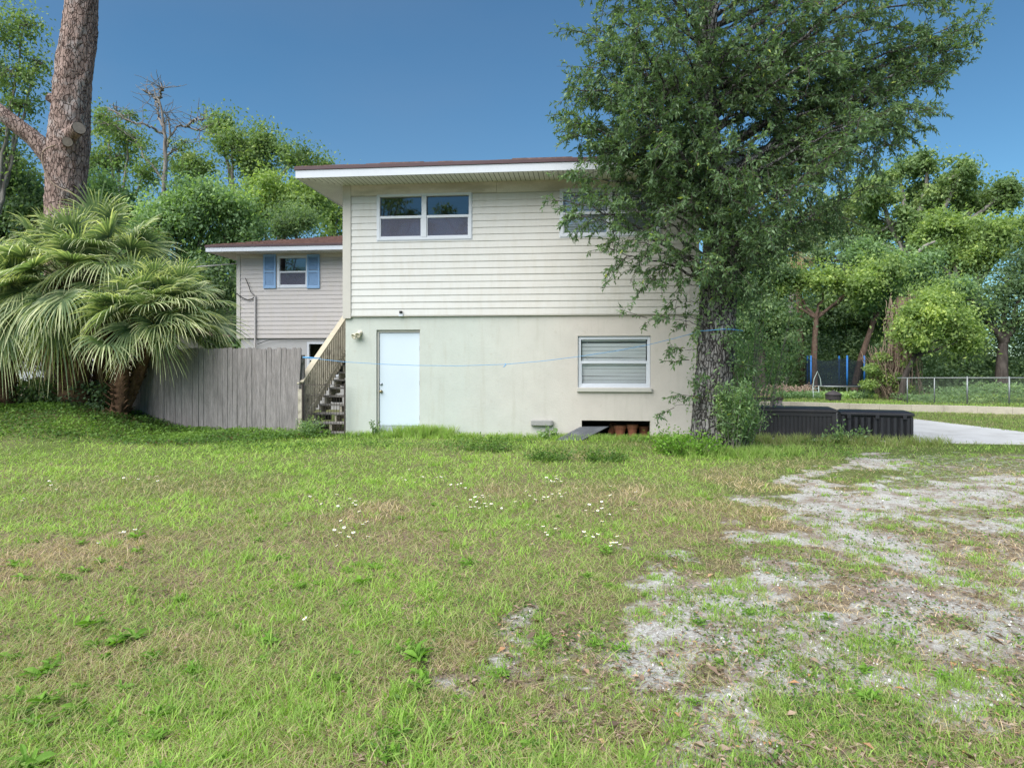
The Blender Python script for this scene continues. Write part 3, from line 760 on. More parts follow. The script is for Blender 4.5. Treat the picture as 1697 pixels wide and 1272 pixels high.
# low wire gate across the stair's foot
gt = tag(empty('wire_gate', (HO[0], HO[1], 0), HZ), 'low rusty wire gate across the foot of the outdoor stair', 'gate')
gm = MB(); ua, za = fac(503, 638, -.12); ub = fac(571.5, 640, -.12)[0]; zb = fac(503, 655, -.12)[1]
for z in (za, zb, .1): gm.tube([(ua, -.12, z), (ub, -.12, z + .008)], .0075, 6)
gm.build('gate_rail', M['rust'], gt)
gm = MB(); n = 15
for i in range(n + 1):
    u = ua + (ub - ua) * i / n; 
    gm.tube([(u, -.125, .02), (u + rr.uniform(-.01, .01), -.125, zb + rr.uniform(-.02, .03) if i % 4 else za + .02)], .0055, 5)
gm.build('gate_wire', M['rust'], gt)
for uu in (ua - .02, ub): gm = MB(); gm.box(uu - .015, uu + .015, -.14, -.11, -.05, za + .05); gm.build('gate_post', M['rust'], gt)

# black sheet and the clay pots in the crawl opening
sh = MB()
A, B = fac(966, 699, -.02), fac(1000, 699, -.02); C_, D_ = fac(921, 722, -.36), fac(960, 727, -.36)
top0, top1 = (fac(962, 698, .05)[0], .04, .245), (fac(1009, 698, .05)[0], .10, .25)
bot0, bot1 = (C_[0] - .02, -.38, .0), (D_[0] + .02, -.34, -.02)
nrm = Vector((0, .25, -.9)).normalized() * .012
nx = 7
for i in range(nx):
    p = Vector(top0).lerp(Vector(top1), i / nx); q = Vector(top0).lerp(Vector(top1), (i + 1) / nx); r_ = Vector(bot0).lerp(Vector(bot1), i / nx); s_ = Vector(bot0).lerp(Vector(bot1), (i + 1) / nx)
    d0_, d1_ = Vector((0, 0, .012 * math.sin(i * 1.9))), Vector((0, 0, .012 * math.sin((i + 1) * 1.9)))
    sh.hexa([r_ + d0_, s_ + d1_, q, p, r_ + nrm + d0_, s_ + nrm + d1_, q + nrm, p + nrm])
o = sh.build('plastic_sheet', M['black_sheet']); o.location = (HO[0], HO[1], 0); o.rotation_euler = (0, 0, HZ)
tag(o, 'black plastic sheet sagging out of the low opening in the wall', 'sheet')
# the slanting edge of broken wall beside the opening
pots = [(1012, .62, .105, .2, 'tilted clay pot closest to the black plastic sheet'), (1027.5, .40, .13, .25, 'wide clay pot second from the black sheet in the wall opening'),
        (1048, .38, .115, .27, 'tall pale rimmed clay pot in the middle of the wall opening'), (1067, .55, .12, .22, 'shadowed clay pot at the far end of the wall opening')]
for px, v, r, h, lb in pots:
    u, _ = fac(px, 710, v); p = MB()
    p.lathe([(.0, 0), (r * .68, 0), (r * .92, h * .72), (r * 1.05, h * .73), (r * 1.08, h), (r * .95, h), (r * .85, h * .7), (0, h * .65)], 24)
    o = p.build('clay_pot', M['terracotta'], smooth=False); o.location = h2w(u, v, .0)
    if 'tilted' in lb: o.rotation_euler = (.35, .45, 0); o.location.z = .06
    tag(o, lb, 'plant pot', 'clay pots in the wall opening')

# ================================================================== fence, line, yard things
# picket fence: right stretch faces the lawn, the rest swings back behind the palms
fn = tag(empty('picket_fence', (-7.06, 15.4, 0)), 'weathered grey wooden dog ear picket fence between the palms and the stair', 'fence')
FA, FB, FC = np.array([-4.60, 14.95]), np.array([-7.06, 15.42]), np.array([-9.05, 16.25])
FO = np.array([-7.06, 15.4])
rr = random.Random(21)
def picket(mb, p, q, z0, z1, lean, th=.018):
    d = (q - p) / np.linalg.norm(q - p); n = np.array([d[1], -d[0]])
    if n[1] > 0: n = -n
    w = np.linalg.norm(q - p); e = .024; off = rr.uniform(0, .014)
    pts = [(0, z0), (w, z0), (w, z1 - e), (w - e, z1), (e, z1), (0, z1 - e)]
    fr = [];  bk = []
    for x, z in pts:
        xx = x + lean * (z1 - z)
        b = p + d * xx + n * off - FO; f = b + n * th
        fr.append((f[0], f[1], z)); bk.append((b[0], b[1], z))
    mb.poly(fr[::-1]); mb.poly(bk)
    for i in range(6): mb.quad(fr[i], fr[(i + 1) % 6], bk[(i + 1) % 6], bk[i])
for (P, Q, pw, zt) in ((FA, FB, .118, 1.90), (FB, FC, .17, 1.90)):
    L = np.linalg.norm(Q - P); n = int(L / pw); mb = MB(); d = (Q - P) / L
    for i in range(n):
        a = P + d * (i * L / n + .003); b = P + d * ((i + 1) * L / n - rr.uniform(.002, .009))
        lean = 0.
        if P is FA: lean = .055 * max(0, 1 - i / 9) + rr.uniform(-.004, .004)
        else: lean = rr.uniform(-.012, .012)
        g = float(ground_h(*a)); z0 = g - .05
        picket(mb, a, b, z0, zt + rr.uniform(-.018, .018), lean)
    mb.build('picket_panel', M['wood_grey'], fn)
    rl = MB(); nb = np.array([d[1], -d[0]]); nb = nb if nb[1] > 0 else -nb
    for z in (.45, 1.05, 1.62):
        a = np.array([*(P - FO + nb * .04), z]); b = np.array([*(Q - FO + nb * .04), z]); rl.beam(a, b, .04, .09)
    rl.build('fence_rail', M['wood_grey'], fn)
    po = MB()
    for t in (.02, .5, .97):
        c = P + d * L * t - FO + nb * .11; po.box(c[0] - .045, c[0] + .045, c[1] - .045, c[1] + .045, -.1, 1.75)
    po.build('fence_post', M['wood_grey'], fn)

# clothes line from the fence to the oak
OAKX, OAKY = 3.78, 12.4
pts = [(502, 592, 14.9), (540, 596, 14.75), (571, 599.5, 14.6), (630, 603, 14.35), (690, 605.3, 14.15), (760, 606, 13.9), (837, 603.5, 13.65), (900, 598, 13.4), (960, 590.5, 13.2), (1020, 581.5, 13.0), (1075, 571, 12.85), (1120, 560, 12.7), (1163, 548, 12.45)]
cl = MB(); W_ = [at(*p) for p in pts]
cl.tube(W_, .0055, 6); k = at(837, 604, 13.64)
cl.tube([k + (0, 0, .02), k + (.02, -.02, .0), k + (-.01, -.02, -.03), k + (-.035, -.02, -.045)], .009, 6)
# the turns round the trunk
ring = [(OAKX + .39 * math.cos(a), OAKY + .39 * math.sin(a), W_[-1][2] + .01 * math.sin(3 * a) + .0) for a in np.linspace(math.pi * 1.02, math.pi * 2.9, 26)]
cl.tube(ring, .007, 6)
e = at(502, 592, 14.9); cl.tube([e, e + (.12, -.04, -.005), e + (.25, -.03, -.01), e + (.38, .0, -.005)], [.016, .022, .014, .008], 6)
o = cl.build('clothes_line', M['rope']); tag(o, 'thin blue rope line sagging from the picket fence to the big oak', 'clothes line')

# power drop to the wing
pl = MB(); a = h2w(WU - .02, WV - .05, wfac(394, 437)[1]); b = np.array([-16.5, 19.5, 5.2])
pl.tube([a + (b - a) * t + np.array([0, 0, -.5 * math.sin(math.pi * t)]) for t in np.linspace(0, 1, 14)], .018, 6)
o = pl.build('power_line', M['pipe']); tag(o, 'pale overhead service wire running from the wing corner into the palms', 'power line')

# two resin boxes
def ribbed_box(name, X0, Y0, ang, w, d, h, label, mat, ribs, panel):
    r = tag(empty(name, (X0, Y0, float(ground_h(X0, Y0))), ang), label, 'storage box', 'dark resin boxes beside the slab')
    b = MB(); n = 22
    if ribs:
        b.box(0, w, .03, d, 0, h - .1)
        for i in range(n):
            x0, x1 = w * i / n, w * (i + 1) / n
            b.hexa([(x0 + .004, .03, .02), (x1 - .004, .03, .02), (x1 - .004, .031, .02), (x0 + .004, .031, .02), (x0 + .004, .03, h - .11), (x1 - .004, .03, h - .11), (x1 - .004, .031, h - .11), (x0 + .004, .031, h - .11)])
            if i % 2 == 0: b.box(x0 + .006, x1 - .006, .004, .0295, .03, h - .125)
        b.box(0, .05, 0, .0298, 0, h - .1); b.box(w - .05, w, 0, .0298, 0, h - .1)
    else:
        b.box(0, w, .03, d, 0, h - .09)
        b.box(0, .09, 0, .0295, 0, h - .09); b.box(w - .09, w, 0, .0295, 0, h - .09); b.box(.09, w - .09, 0, .0295, h - .17, h - .09); b.box(.09, w - .09, 0, .0295, 0, .07)
        for i in range(18): b.box(.1 + (w - .2) * i / 18, .1 + (w - .2) * (i + .7) / 18, .012, .0295, .075, h - .175)
    b.build('box_body', mat, r, .004)
    l = MB(); l.box(-.02, w + .02, -.02, d + .02, h - .088, h - .03)
    l.hexa([(-.02, -.02, h - .029), (w + .02, -.02, h - .029), (w + .02, d + .02, h - .029), (-.02, d + .02, h - .029), (.05, .05, h), (w - .05, .05, h), (w - .05, d - .05, h), (.05, d - .05, h)])
    l.build('box_lid', mat, r, .012)
    if ribs:
        c = MB()
        for x in (w * .1, w * .5, w * .88): c.box(x - .035, x + .035, -.03, -.0205, h - .15, h - .06)
        c.build('latch', mat, r, .004)
BX = at(1392, 729, 14.0)
ribbed_box('storage_box', BX[0] + .03, 13.98, math.radians(-17), 1.30, .62, .60, 'black storage box with a closely ribbed front standing on the slab edge', M['deckbox2'], True, False)
ribbed_box('storage_box', 5.10, 14.42, math.radians(-15), 1.62, .75, .64, 'dark brown storage box with a framed panel front half hidden by weeds under the oak', M['deckbox'], False, True)

# low concrete kerb wall across the yard
kw = MB(); A, B = np.array([4.6, 25.3]), np.array([24., 16.6]); d = (B - A) / np.linalg.norm(B - A); n = np.array([d[1], -d[0]]); L = np.linalg.norm(B - A)
K = 24; prev = None
for i in range(K):
    a, b = A + d * L * i / K, A + d * L * (i + 1) / K; h = .215 + .006 * math.sin(i * 1.3)
    p = [a, b - d * .006, b - d * .006 - n * .22, a - n * .22]
    kw.hexa([(*q, -.3) for q in p] + [(*q, h) for q in p])
o = kw.build('garden_wall', M['kerbwall']); tag(o, 'low stained concrete garden wall running across the back of the slab and grass', 'low wall')

# slab
sl = MB(); z = .012
pl_ = [(4.7, 14.2), (7.9, 13.52), (9.9, 13.2), (11.75, 13.0), (11.62, 15.5), (11.15, 19.), (10.75, 22.2), (4.7, 24.8)]
sl.poly([(x, y, z) for x, y in pl_])
for i in range(len(pl_)):
    a, b = pl_[i], pl_[(i + 1) % len(pl_)]; sl.quad((*a, -.3), (*b, -.3), (*b, z), (*a, z))
o = sl.build('concrete_slab', M['concrete']); tag(o, 'pale concrete slab beside the storage boxes', 'slab', kind='structure')

# trampoline
TX, TY = 15.55, 33.0; TG = -.13; R = 1.3; ZM = .41
tr = tag(empty('trampoline', (TX, TY, 0)), 'round trampoline with blue padded poles and black net in the back yard', 'trampoline')
rg = MB(); rg.tube([(R * math.cos(a), R * math.sin(a), ZM) for a in np.linspace(0, 2 * math.pi, 49)], .035, 8, cap=False); rg.build('frame_ring', M['galv'], tr, smooth=True)
mt = MB(); mt.lathe([(0, ZM + .01), (R - .25, ZM + .012), (R - .04, ZM + .03)], 48); mt.build('jumping_mat', M['black_mat'], tr)
for k in range(5):
    a = math.radians(270 + 72 * k); x, y = R * math.cos(a), R * math.sin(a)
    lg = MB(); lg.tube([(x, y, TG), (x, y, ZM)], .03, 8); lg.build('leg', M['galv'], tr)
    po = MB(); po.tube([(x * 1.03, y * 1.03, TG), (x * 1.03, y * 1.03, ZM + 1.42)], .022, 8); po = po.build('net_pole', M['galv'], tr)
    fo = MB(); fo.tube([(x * 1.03, y * 1.03, ZM + .06), (x * 1.03, y * 1.03, ZM + .5), (x * 1.03, y * 1.03, ZM + 1.45)], [.034, .042, .040], 10); fo.build('foam_sleeve', M['blue_foam'], po, smooth=True)
nt_ = MB()
for k in range(36):
    a, b = 2 * math.pi * k / 36, 2 * math.pi * (k + 1) / 36; q = R * .97
    s0, s1 = .06 * abs(math.sin(2.5 * (a - 1.5 * math.pi))), .06 * abs(math.sin(2.5 * (b - 1.5 * math.pi)))
    nt_.quad((q * math.cos(a), q * math.sin(a), ZM + .03), (q * math.cos(b), q * math.sin(b), ZM + .03), (q * math.cos(b), q * math.sin(b), ZM + 1.36 - s1 * 3), (q * math.cos(a), q * math.sin(a), ZM + 1.36 - s0 * 3))
nt_.build('safety_net', M['net'], tr)
ld = MB(); lx = at(1361, 650, 31.)[0] - TX
for s in (-.13, .13): ld.beam((lx + s - .1, -R - .42, TG), (lx + s + .04, -R - .04, ZM + .02), .03, .03)
for t in (.3, .62, .92): ld.beam((lx - .26 + .14 * t, -R - .42 + .38 * t, TG + .5 * t), (lx + .06 + .14 * t, -R - .42 + .38 * t, TG + .5 * t), .07, .025)
ld.build('ladder', M['pale_metal'], tr)
hp = MB(); hx = at(1371, 640, 31.)[0] - TX
hp.tube([(hx - .20, -R + .3, ZM + .02), (hx - .16, -R + .3, ZM + .35), (hx, -R + .3, ZM + .7), (hx + .14, -R + .3, ZM + .35), (hx + .17, -R + .3, ZM + .02)], .022, 6); hp.build('hoop', M['pale_metal'], tr)

c = at(1381, 660, 30.0); fp = MB()
fp.lathe([(.0, -.03), (.32, -.03), (.33, .17), (.36, .18), (.36, .2), (.29, .25), (.18, .32), (.04, .36), (.03, .39), (0, .39)], 20)
for k in range(4): fp.box(.26 * math.cos(k * 1.57 + .6) - .02, .26 * math.cos(k * 1.57 + .6) + .02, .26 * math.sin(k * 1.57 + .6) - .02, .26 * math.sin(k * 1.57 + .6) + .02, -.1, -.03)
o = fp.build('fire_pit', M['firepit']); o.location = (c[0], 30.0, float(ground_h(c[0], 30)) + .07); tag(o, 'rusty dark domed fire pit on the lawn by the trampoline', 'fire pit')

# chain link fence
cf = tag(empty('chain_link_fence', (0, 0, 0)), 'galvanised chain link fence along the far right edge of the yard', 'fence')
ca, cb_ = np.array([at(1487, 626, 26.5)[0], 26.5]), np.array([25.0, 24.6]); d = (cb_ - ca) / np.linalg.norm(cb_ - ca); L = np.linalg.norm(cb_ - ca); g0 = float(ground_h(*ca)); zt = .95
pr = MB(); pr.tube([(*ca, zt), (*cb_, zt + .06)], .021, 8); pr.build('top_rail', M['galv'], cf, smooth=True)
for px in (1503, 1548, 1603, 1672, 1752, 1830):
    t = None
    for s in np.linspace(0, L, 600):
        q = ca + d * s
        if (q[0] / q[1]) * F + CX >= px: t = q; break
    if t is None: continue
    p = MB(); p.tube([(*t, -.2), (*t, zt + .02 + (.05 if px in (1603, 1672) else 0))], .032 if px in (1603, 1672) else .024, 10); p.build('fence_post', M['galv'], cf, smooth=True)
wm = MB(); s = -1.1
while s < L:
    for sg in (1, -1):
        s0, s1 = (s, s + 1.08) if sg > 0 else (s + 1.08, s); z0, z1 = -.13, zt
        def clip(sv, zv): return sv, zv
        if min(s0, s1) < 0 or max(s0, s1) > L: continue
        a, b = ca + d * s0, ca + d * s1; wm.tube([(*a, z0), (*b, z1 + .06 * s1 / L)], .0032, 3, cap=False)
    s += .085
wm.build('wire_mesh', M['mesh_wire'], cf)

# odds and ends at the oak's far side
bp_ = MB(); a = at(1159.5, 572, 13.3); bp_.box(-.035, .035, -.035, .035, 0, a[2]); bp_.box(-.05, .05, -.05, .05, a[2] + .001, a[2] + .03)
o = bp_.build('weathered_post', M['orange_wood'], None, .006); o.location = (a[0] + .02, 13.35, 0); tag(o, 'flaking orange brown post between the house corner and the oak trunk', 'post')
lb = MB(); p, q = at(1214, 617, 15.6), at(1240, 668, 15.2); lb.beam(p, q, .05, .24, up=(0, 1, 0)); o = lb.build('leaning_board', M['pale_wood'], None, .004); tag(o, 'raw pink board leaning behind the oak and its suckers', 'board')
bn = tag(empty('garden_bench', (*at(1268, 660, 17.5)[:2], 0)), 'low dark wooden bench on pale blocks behind the storage boxes', 'bench')
q = MB(); q.box(-.42, .42, -.15, .15, .62, .68); q.build('seat', M['dark_wood'], bn, .01)
for x in (-.3, .3):
    q = MB(); q.box(x - .1, x + .1, -.12, .12, 0, .615); q.build('block_leg', M['brick'], bn, .01)

# what shows between the palm stems: neighbour's shed and a parked van
sh = tag(empty('neighbour_house', (0, 0, 0)), 'neighbouring single storey house with yellowed siding showing between the palm stems', 'house')
x0, x1, y0 = -16.2, -10.6, 20.5; g = .3
m_ = MB(); lap_siding(m_, x0, x1, g, 2.5, y0, .13, [], 31); m_.build('siding', M['neighbour'], sh)
m_ = MB(); m_.box(x0, x1, y0 + .006, y0 + 4, g - .4, 2.5); m_.build('wall', M['trim'], sh)
m_ = MB(); m_.hexa([(x0 - .4, y0 - .4, 2.5), (x1 + .4, y0 - .4, 2.5), (x1 + .4, y0 + 4.4, 2.5), (x0 - .4, y0 + 4.4, 2.5), (x0 + .8, y0 + 1.8, 3.1), (x1 - .8, y0 + 1.8, 3.1), (x1 - .8, y0 + 2.2, 3.1), (x0 + .8, y0 + 2.2, 3.1)]); m_.build('roof', M['shingle'], sh)
vn = tag(empty('parked_van', (-13.6, 18.2, .55), math.radians(8)), 'white van parked behind the palms, seen through their stems', 'van')
prof = [(-2.1, .35), (-2.1, 1.75), (-1.9, 1.95), (.7, 1.95), (1.35, 1.25), (2.1, 1.05), (2.2, .4)]
b = MB(); n = len(prof)
b.poly([(x, -.85, z) for x, z in prof][::-1]); b.poly([(x, .85, z) for x, z in prof])
for i in range(n): (xa, za), (xb, zb) = prof[i], prof[(i + 1) % n]; b.quad((xa, -.85, za), (xb, -.85, zb), (xb, .85, zb), (xa, .85, za))
b.build('body', M['white_paint'], vn, .05)
for x in (-1.35, 1.35):
    for y in (-.78, .78):
        w = MB(); w.tube([(x, y - .1, .33), (x, y + .1, .33)], .33, 20); w = w.build('wheel', M['tyre'], vn); w2 = MB(); w2.tube([(x, y - .115, .33), (x, y + .115, .33)], .18, 14); w2.build('hub_cap', M['galv'], w)
w = MB(); w.quad((.1, -.856, 1.25), (1.15, -.856, 1.25), (.66, -.856, 1.82), (.1, -.856, 1.82)); w.quad((-1.9, -.856, 1.25), (-.1, -.856, 1.25), (-.1, -.856, 1.8), (-1.85, -.856, 1.8)); w.build('side_window', M['black_mat'], vn)

# ================================================================== plants
def spline(pts, n):
    """Catmull-Rom through the points"""
    P = np.array(pts, float); P = np.vstack([2 * P[0] - P[1], P, 2 * P[-1] - P[-2]]); m = len(P) - 3
    t = np.linspace(0, m - 1e-6, n); i = t.astype(int); f = (t - i)[:, None]
    a, b, c, d = P[i], P[i + 1], P[i + 2], P[i + 3]
    return .5 * (2 * b + (c - a) * f + (2 * a - 5 * b + 4 * c - d) * f ** 2 + (3 * b - a - 3 * c + d) * f ** 3)


def trunk_arrays(path, radii, n=40, rows=120, amp=.05, fa=9., fz=2.2, flare=0., seed=0):
    """bark-furrowed trunk"""
    P = spline(path, rows); r = np.interp(np.linspace(0, 1, rows), np.linspace(0, 1, len(radii)), radii)
    T = norm(np.gradient(P, axis=0)); X = norm(np.cross(T, np.array([.02, 1, .05]))); Y = np.cross(T, X)
    a = np.linspace(0, 2 * np.pi, n, endpoint=False)
    s = np.concatenate([[0], np.cumsum(np.linalg.norm(np.diff(P, axis=0), axis=1))])
    A, S = np.meshgrid(a, s)
    cx, cy = np.cos(A), np.sin(A)
    nz = np.abs(fbm(cx * fa * .5 + 7 + S * .4, cy * fa * .5 + S * fz, seed, 4) - .5) * 2
    lump = fbm(cx * 1.2 + 3, cy * 1.2 + S * .8, seed + 8, 3) - .5
    rr_ = r[:, None] * (1 + amp * (nz - .3) * 2.2 + .16 * lump)
    if flare: rr_ = rr_ * (1 + flare * np.exp(-S / .35) * (.7 + .5 * np.sin(A * 5 + seed)))
    V = P[:, None] + X[:, None] * (cx * rr_)[..., None] + Y[:, None] * (cy * rr_)[..., None]
    i, k = np.meshgrid(np.arange(rows - 1), np.arange(n), indexing='ij'); k2 = (k + 1) % n
    Fc = np.stack([i * n + k, i * n + k2, (i + 1) * n + k2, (i + 1) * n + k], -1).reshape(-1, 4)
    return V.reshape(-1, 3), Fc


def tubes_arrays(paths, radii, n=5):
    """many thin tubes: paths (M, K, 3), radii (M, K)"""
    P = np.asarray(paths, float); Rr = np.asarray(radii, float); Mn, K, _ = P.shape
    T = norm(np.gradient(P, axis=1)); up = np.where(np.abs(T[..., 2:3]) < .9, np.array([0, 0, 1.]), np.array([1., 0, 0]))
    X = norm(np.cross(T, up)); Y = np.cross(T, X)
    a = np.linspace(0, 2 * np.pi, n, endpoint=False)
    V = P[:, :, None] + (X[:, :, None] * np.cos(a)[None, None, :, None] + Y[:, :, None] * np.sin(a)[None, None, :, None]) * Rr[:, :, None, None]
    m, i, k = np.meshgrid(np.arange(Mn), np.arange(K - 1), np.arange(n), indexing='ij'); b = (m * K + i) * n; k2 = (k + 1) % n
    Fc = np.stack([b + k, b + k2, b + n + k2, b + n + k], -1).reshape(-1, 4)
    return V.reshape(-1, 3), Fc


def merge(*VF):
    vs_, fs, o = [], [], 0
    for V, Fc in VF:
        vs_.append(V); fs.append(Fc + o); o += len(V)
    return np.concatenate(vs_), np.concatenate(fs)


# ------------------------------------------------------------------ cabbage palms in front of the fence
def frond_mesh(base, d, pl, R, seg, droop, dead=False):
    d = d / np.linalg.norm(d); t = np.linspace(0, 1, 8)[:, None]
    sag = pl * (.10 + .22 * (1 - abs(d[2])))
    pet = base + d * pl * t + np.array([0, 0, -1.]) * sag * t ** 2
    f = norm(pet[-1] - pet[-2]); s = norm(np.cross(f, np.array([0, 0, 1.]))) if abs(f[2]) < .97 else np.array([1., 0, 0])
    nrm = np.cross(s, f); hub = pet[-1]
    roll = RNG.normal(0, .35); s, nrm = s * math.cos(roll) + nrm * math.sin(roll), nrm * math.cos(roll) - s * math.sin(roll)
    ang = np.linspace(-1, 1, seg) * math.radians(122); K = 6
    r = np.array([0, .18, .42, .66, .86, 1.])
    wd = np.array([.25, 1.0, 1.0, .62, .34, .05])
    V = []; tint = []
    g0 = np.array([0, 0, -1.])
    for j, a in enumerate(ang):
        L = R * (1 - .30 * (abs(a) / 2.13) ** 1.5) * RNG.uniform(.9, 1.06)
        dv = f * math.cos(a) + s * math.sin(a) + nrm * (.28 * abs(math.sin(a)) + .05)
        dv = dv / np.linalg.norm(dv); side = norm(np.cross(dv, nrm))
        tw = .5 if j % 2 else -.5; sd_ = side * math.cos(tw) + nrm * math.sin(tw)
        dr = droop * RNG.uniform(.75, 1.3); w = R * .036
        p = hub + dv * (L * r)[:, None] + g0 * (dr * L * np.clip(r - .2, 0, 1) ** 2.1)[:, None]
        shrink = 1 - .3 * min(dr, 1.4) * np.clip(r - .5, 0, 1)
        p = hub + (p - hub) * shrink[:, None]
        hw = (sd_[None] * (w * wd * .5)[:, None])
        V.append(np.stack([p - hw, p + hw], 1)); b_ = RNG.normal(.36, .15)
        tint.append(np.clip(b_ + np.array([-.12, -.04, .10, .26, .44]) + (.25 if dead else 0) + (.3 if RNG.random() < .08 else 0), 0, 1))
    V = np.array(V).reshape(-1, 3); j, i = np.meshgrid(np.arange(seg), np.arange(K - 1), indexing='ij'); b = (j * K + i) * 2
    Fc = np.stack([b, b + 1, b + 3, b + 2], -1).reshape(-1, 4)
    return V, Fc, np.array(tint).ravel(), pet


def palm(px, py, Y, base_px, base_py, n, label, pl=(.8, 1.25), R=(.75, .95), el=(80, -35), az=None, trunk_r=.2, ndead=5):
    c = at(px, py, Y); b = at(base_px, base_py, Y); b[2] = float(ground_h(b[0], b[1])) - .05
    root = tag(empty('cabbage_palm', b), label, 'palm', 'cabbage palms in front of the fence')
    path = [np.zeros(3), (c - b) * .5 + np.array([.05, 0, 0]), c - b]
    V, Fc = trunk_arrays(path, [trunk_r * 1.25, trunk_r * 1.15, trunk_r * .8], 28, 60, .12, 8, 5, seed=int(px))
    tk = np_obj('trunk', V, Fc, M['boots'], root)
    # old leaf bases clothe the stem
    m = MB(); h = np.linalg.norm(c - b); q = 0
    while q < h:
        for k in range(5):
            a = q * 9 + k * 1.257; p = (c - b) * (q / h); o_ = np.array([math.cos(a), math.sin(a), 0]) * trunk_r * .95
            L = random.uniform(.10, .24); e = p + o_ * 1.0 + np.array([math.cos(a) * L * .75, math.sin(a) * L * .75, L * .8]); m.beam(p + o_ * .8, e, random.uniform(.045, .075), .02)
        q += .13
    m.build('old_leaf_base', M['boots'], tk)
    for i in range(n + ndead):
        dead = i >= n
        t = (i + .5) / n if not dead else 1.15
        e = math.radians(el[0] + (el[1] - el[0]) * min(t, 1) ** .85 + RNG.normal(0, 6) - (18 if dead else 0))
        a = i * 2.39996 + RNG.normal(0, .25)
        if az and not dead: a = math.radians(RNG.uniform(*az))
        d = np.array([math.cos(a) * math.cos(e), math.sin(a) * math.cos(e), math.sin(e)])
        V, Fc, ti, pet = frond_mesh(c - b + d * .08, d, RNG.uniform(*pl) * (.8 if dead else 1), RNG.uniform(*R), 48, RNG.uniform(.5, 1.05) * (1 - .4 * max(0, d[2])) + .3 * max(0, -d[2]), dead)
        fr = np_obj('frond', V, Fc, M['dead_palm'] if dead else M['palm_leaf'], root, ti)
        PV, PF = tubes_arrays(pet[None], np.linspace(.022, .010, 8)[None], 6)
        np_obj('stalk', PV, PF, M['boots'] if dead else M['petiole'], fr)
    return root


palm(112, 470, 15.6, 122, 665, 54, 'tallest cabbage palm, its round crown right in front of the pine trunk', (.8, 1.3), (1.0, 1.25), (84, -42), None, .26, 5)
palm(-8, 505, 15.3, 8, 668, 40, 'cabbage palm cut off by the edge of the picture beside the tallest palm', (.8, 1.2), (.95, 1.15), (80, -45), None, .2, 2)
palm(203, 578, 15.4, 193, 668, 34, 'short cabbage palm with bare stalks fanning out and its leaves drooping over the fence', (1.15, 1.75), (.9, 1.15), (86, 22), (-75, 75), .13, 0)
palm(172, 452, 16.1, 168, 668, 36, 'cabbage palm crowded between the tallest and the short palm', (.8, 1.25), (.95, 1.2), (80, -45), None, .18, 2)
palm(258, 530, 15.75, 200, 662, 26, 'small cabbage palm pressed against the picket fence with yellowing leaf tips', (.8, 1.2), (.9, 1.1), (78, -20), (-100, 80), .12, 0)

# ------------------------------------------------------------------ the old pine behind the palms
YP = 17.3
def ppath(l): return [at(x, y, YP + dz) for x, y, dz in l]
c0 = at(112, 640, YP); gz = float(ground_h(c0[0], YP))
pine = tag(empty('pine_tree', (c0[0], YP, gz)), 'big old pine with flaking red grey trunk, sawn stubs and one heavy limb', 'tree')
O = np.array([c0[0], YP, gz])
path = ppath([(113, 690, 0), (111, 450, 0), (108, 345, 0), (113, 250, 0), (119, 160, 0), (129, 70, 0), (137, -20, 0), (146, -180, 0), (152, -420, .3)])
VF = trunk_arrays(np.array(path) - O, [.52, .47, .435, .475, .425, .40, .375, .31, .2], 64, 260, .075, 11, 3.2, flare=.25, seed=4)
np_obj('trunk', *VF, M['pine_bark'], pine)
limb = np.array(ppath([(112, 310, 0), (84, 262, -.1), (58, 232, -.2), (22, 203, -.35), (-30, 160, -.5), (-110, 90, -.6), (-180, -20, -.6)])) - O
np_obj('limb', *trunk_arrays(limb, [.30, .245, .21, .19, .16, .11, .05], 28, 90, .09, 9, 4, seed=9), M['pine_bark'], pine)
def stub(p, q, r0, r1, seed):
    V, Fc = trunk_arrays([p, (p + q) / 2, q], [r0, r1 * 1.05, r1], 22, 20, .06, 7, 5, seed=seed)
    o = np_obj('sawn_stub', V, Fc, M['pine_bark'], pine)
    d = (q - p) / np.linalg.norm(q - p); x = norm(np.cross(d, np.array([0, .3, 1.]))); y = np.cross(d, x); m = MB()
    m.poly([q + (x * math.cos(a) + y * math.sin(a)) * r1 * .93 + d * .004 for a in np.linspace(0, 2 * math.pi, 20, endpoint=False)]); m.build('sawn_face', M['cut_wood'], o)
stub(at(114, 182, YP - .1) - O, at(80, 160, YP - .2) - O, .2, .11, 1)
stub(at(108, 232, YP - .2) - O, at(131, 212, YP - .66) - O, .26, .16, 2)
stub(at(112, 238, YP - .2) - O, at(112, 235, YP - .58) - O, .19, .12, 3)
vn_ = spline([at(x, y, YP - .52) - O for x, y in ((92, 240), (72, 250), (71, 272), (82, 298), (100, 312), (122, 322), (138, 338), (140, 352))], 40)
np_obj('climbing_vine', *tubes_arrays(vn_[None], np.full((1, 40), .018), 5), M['dead_vine'], pine)
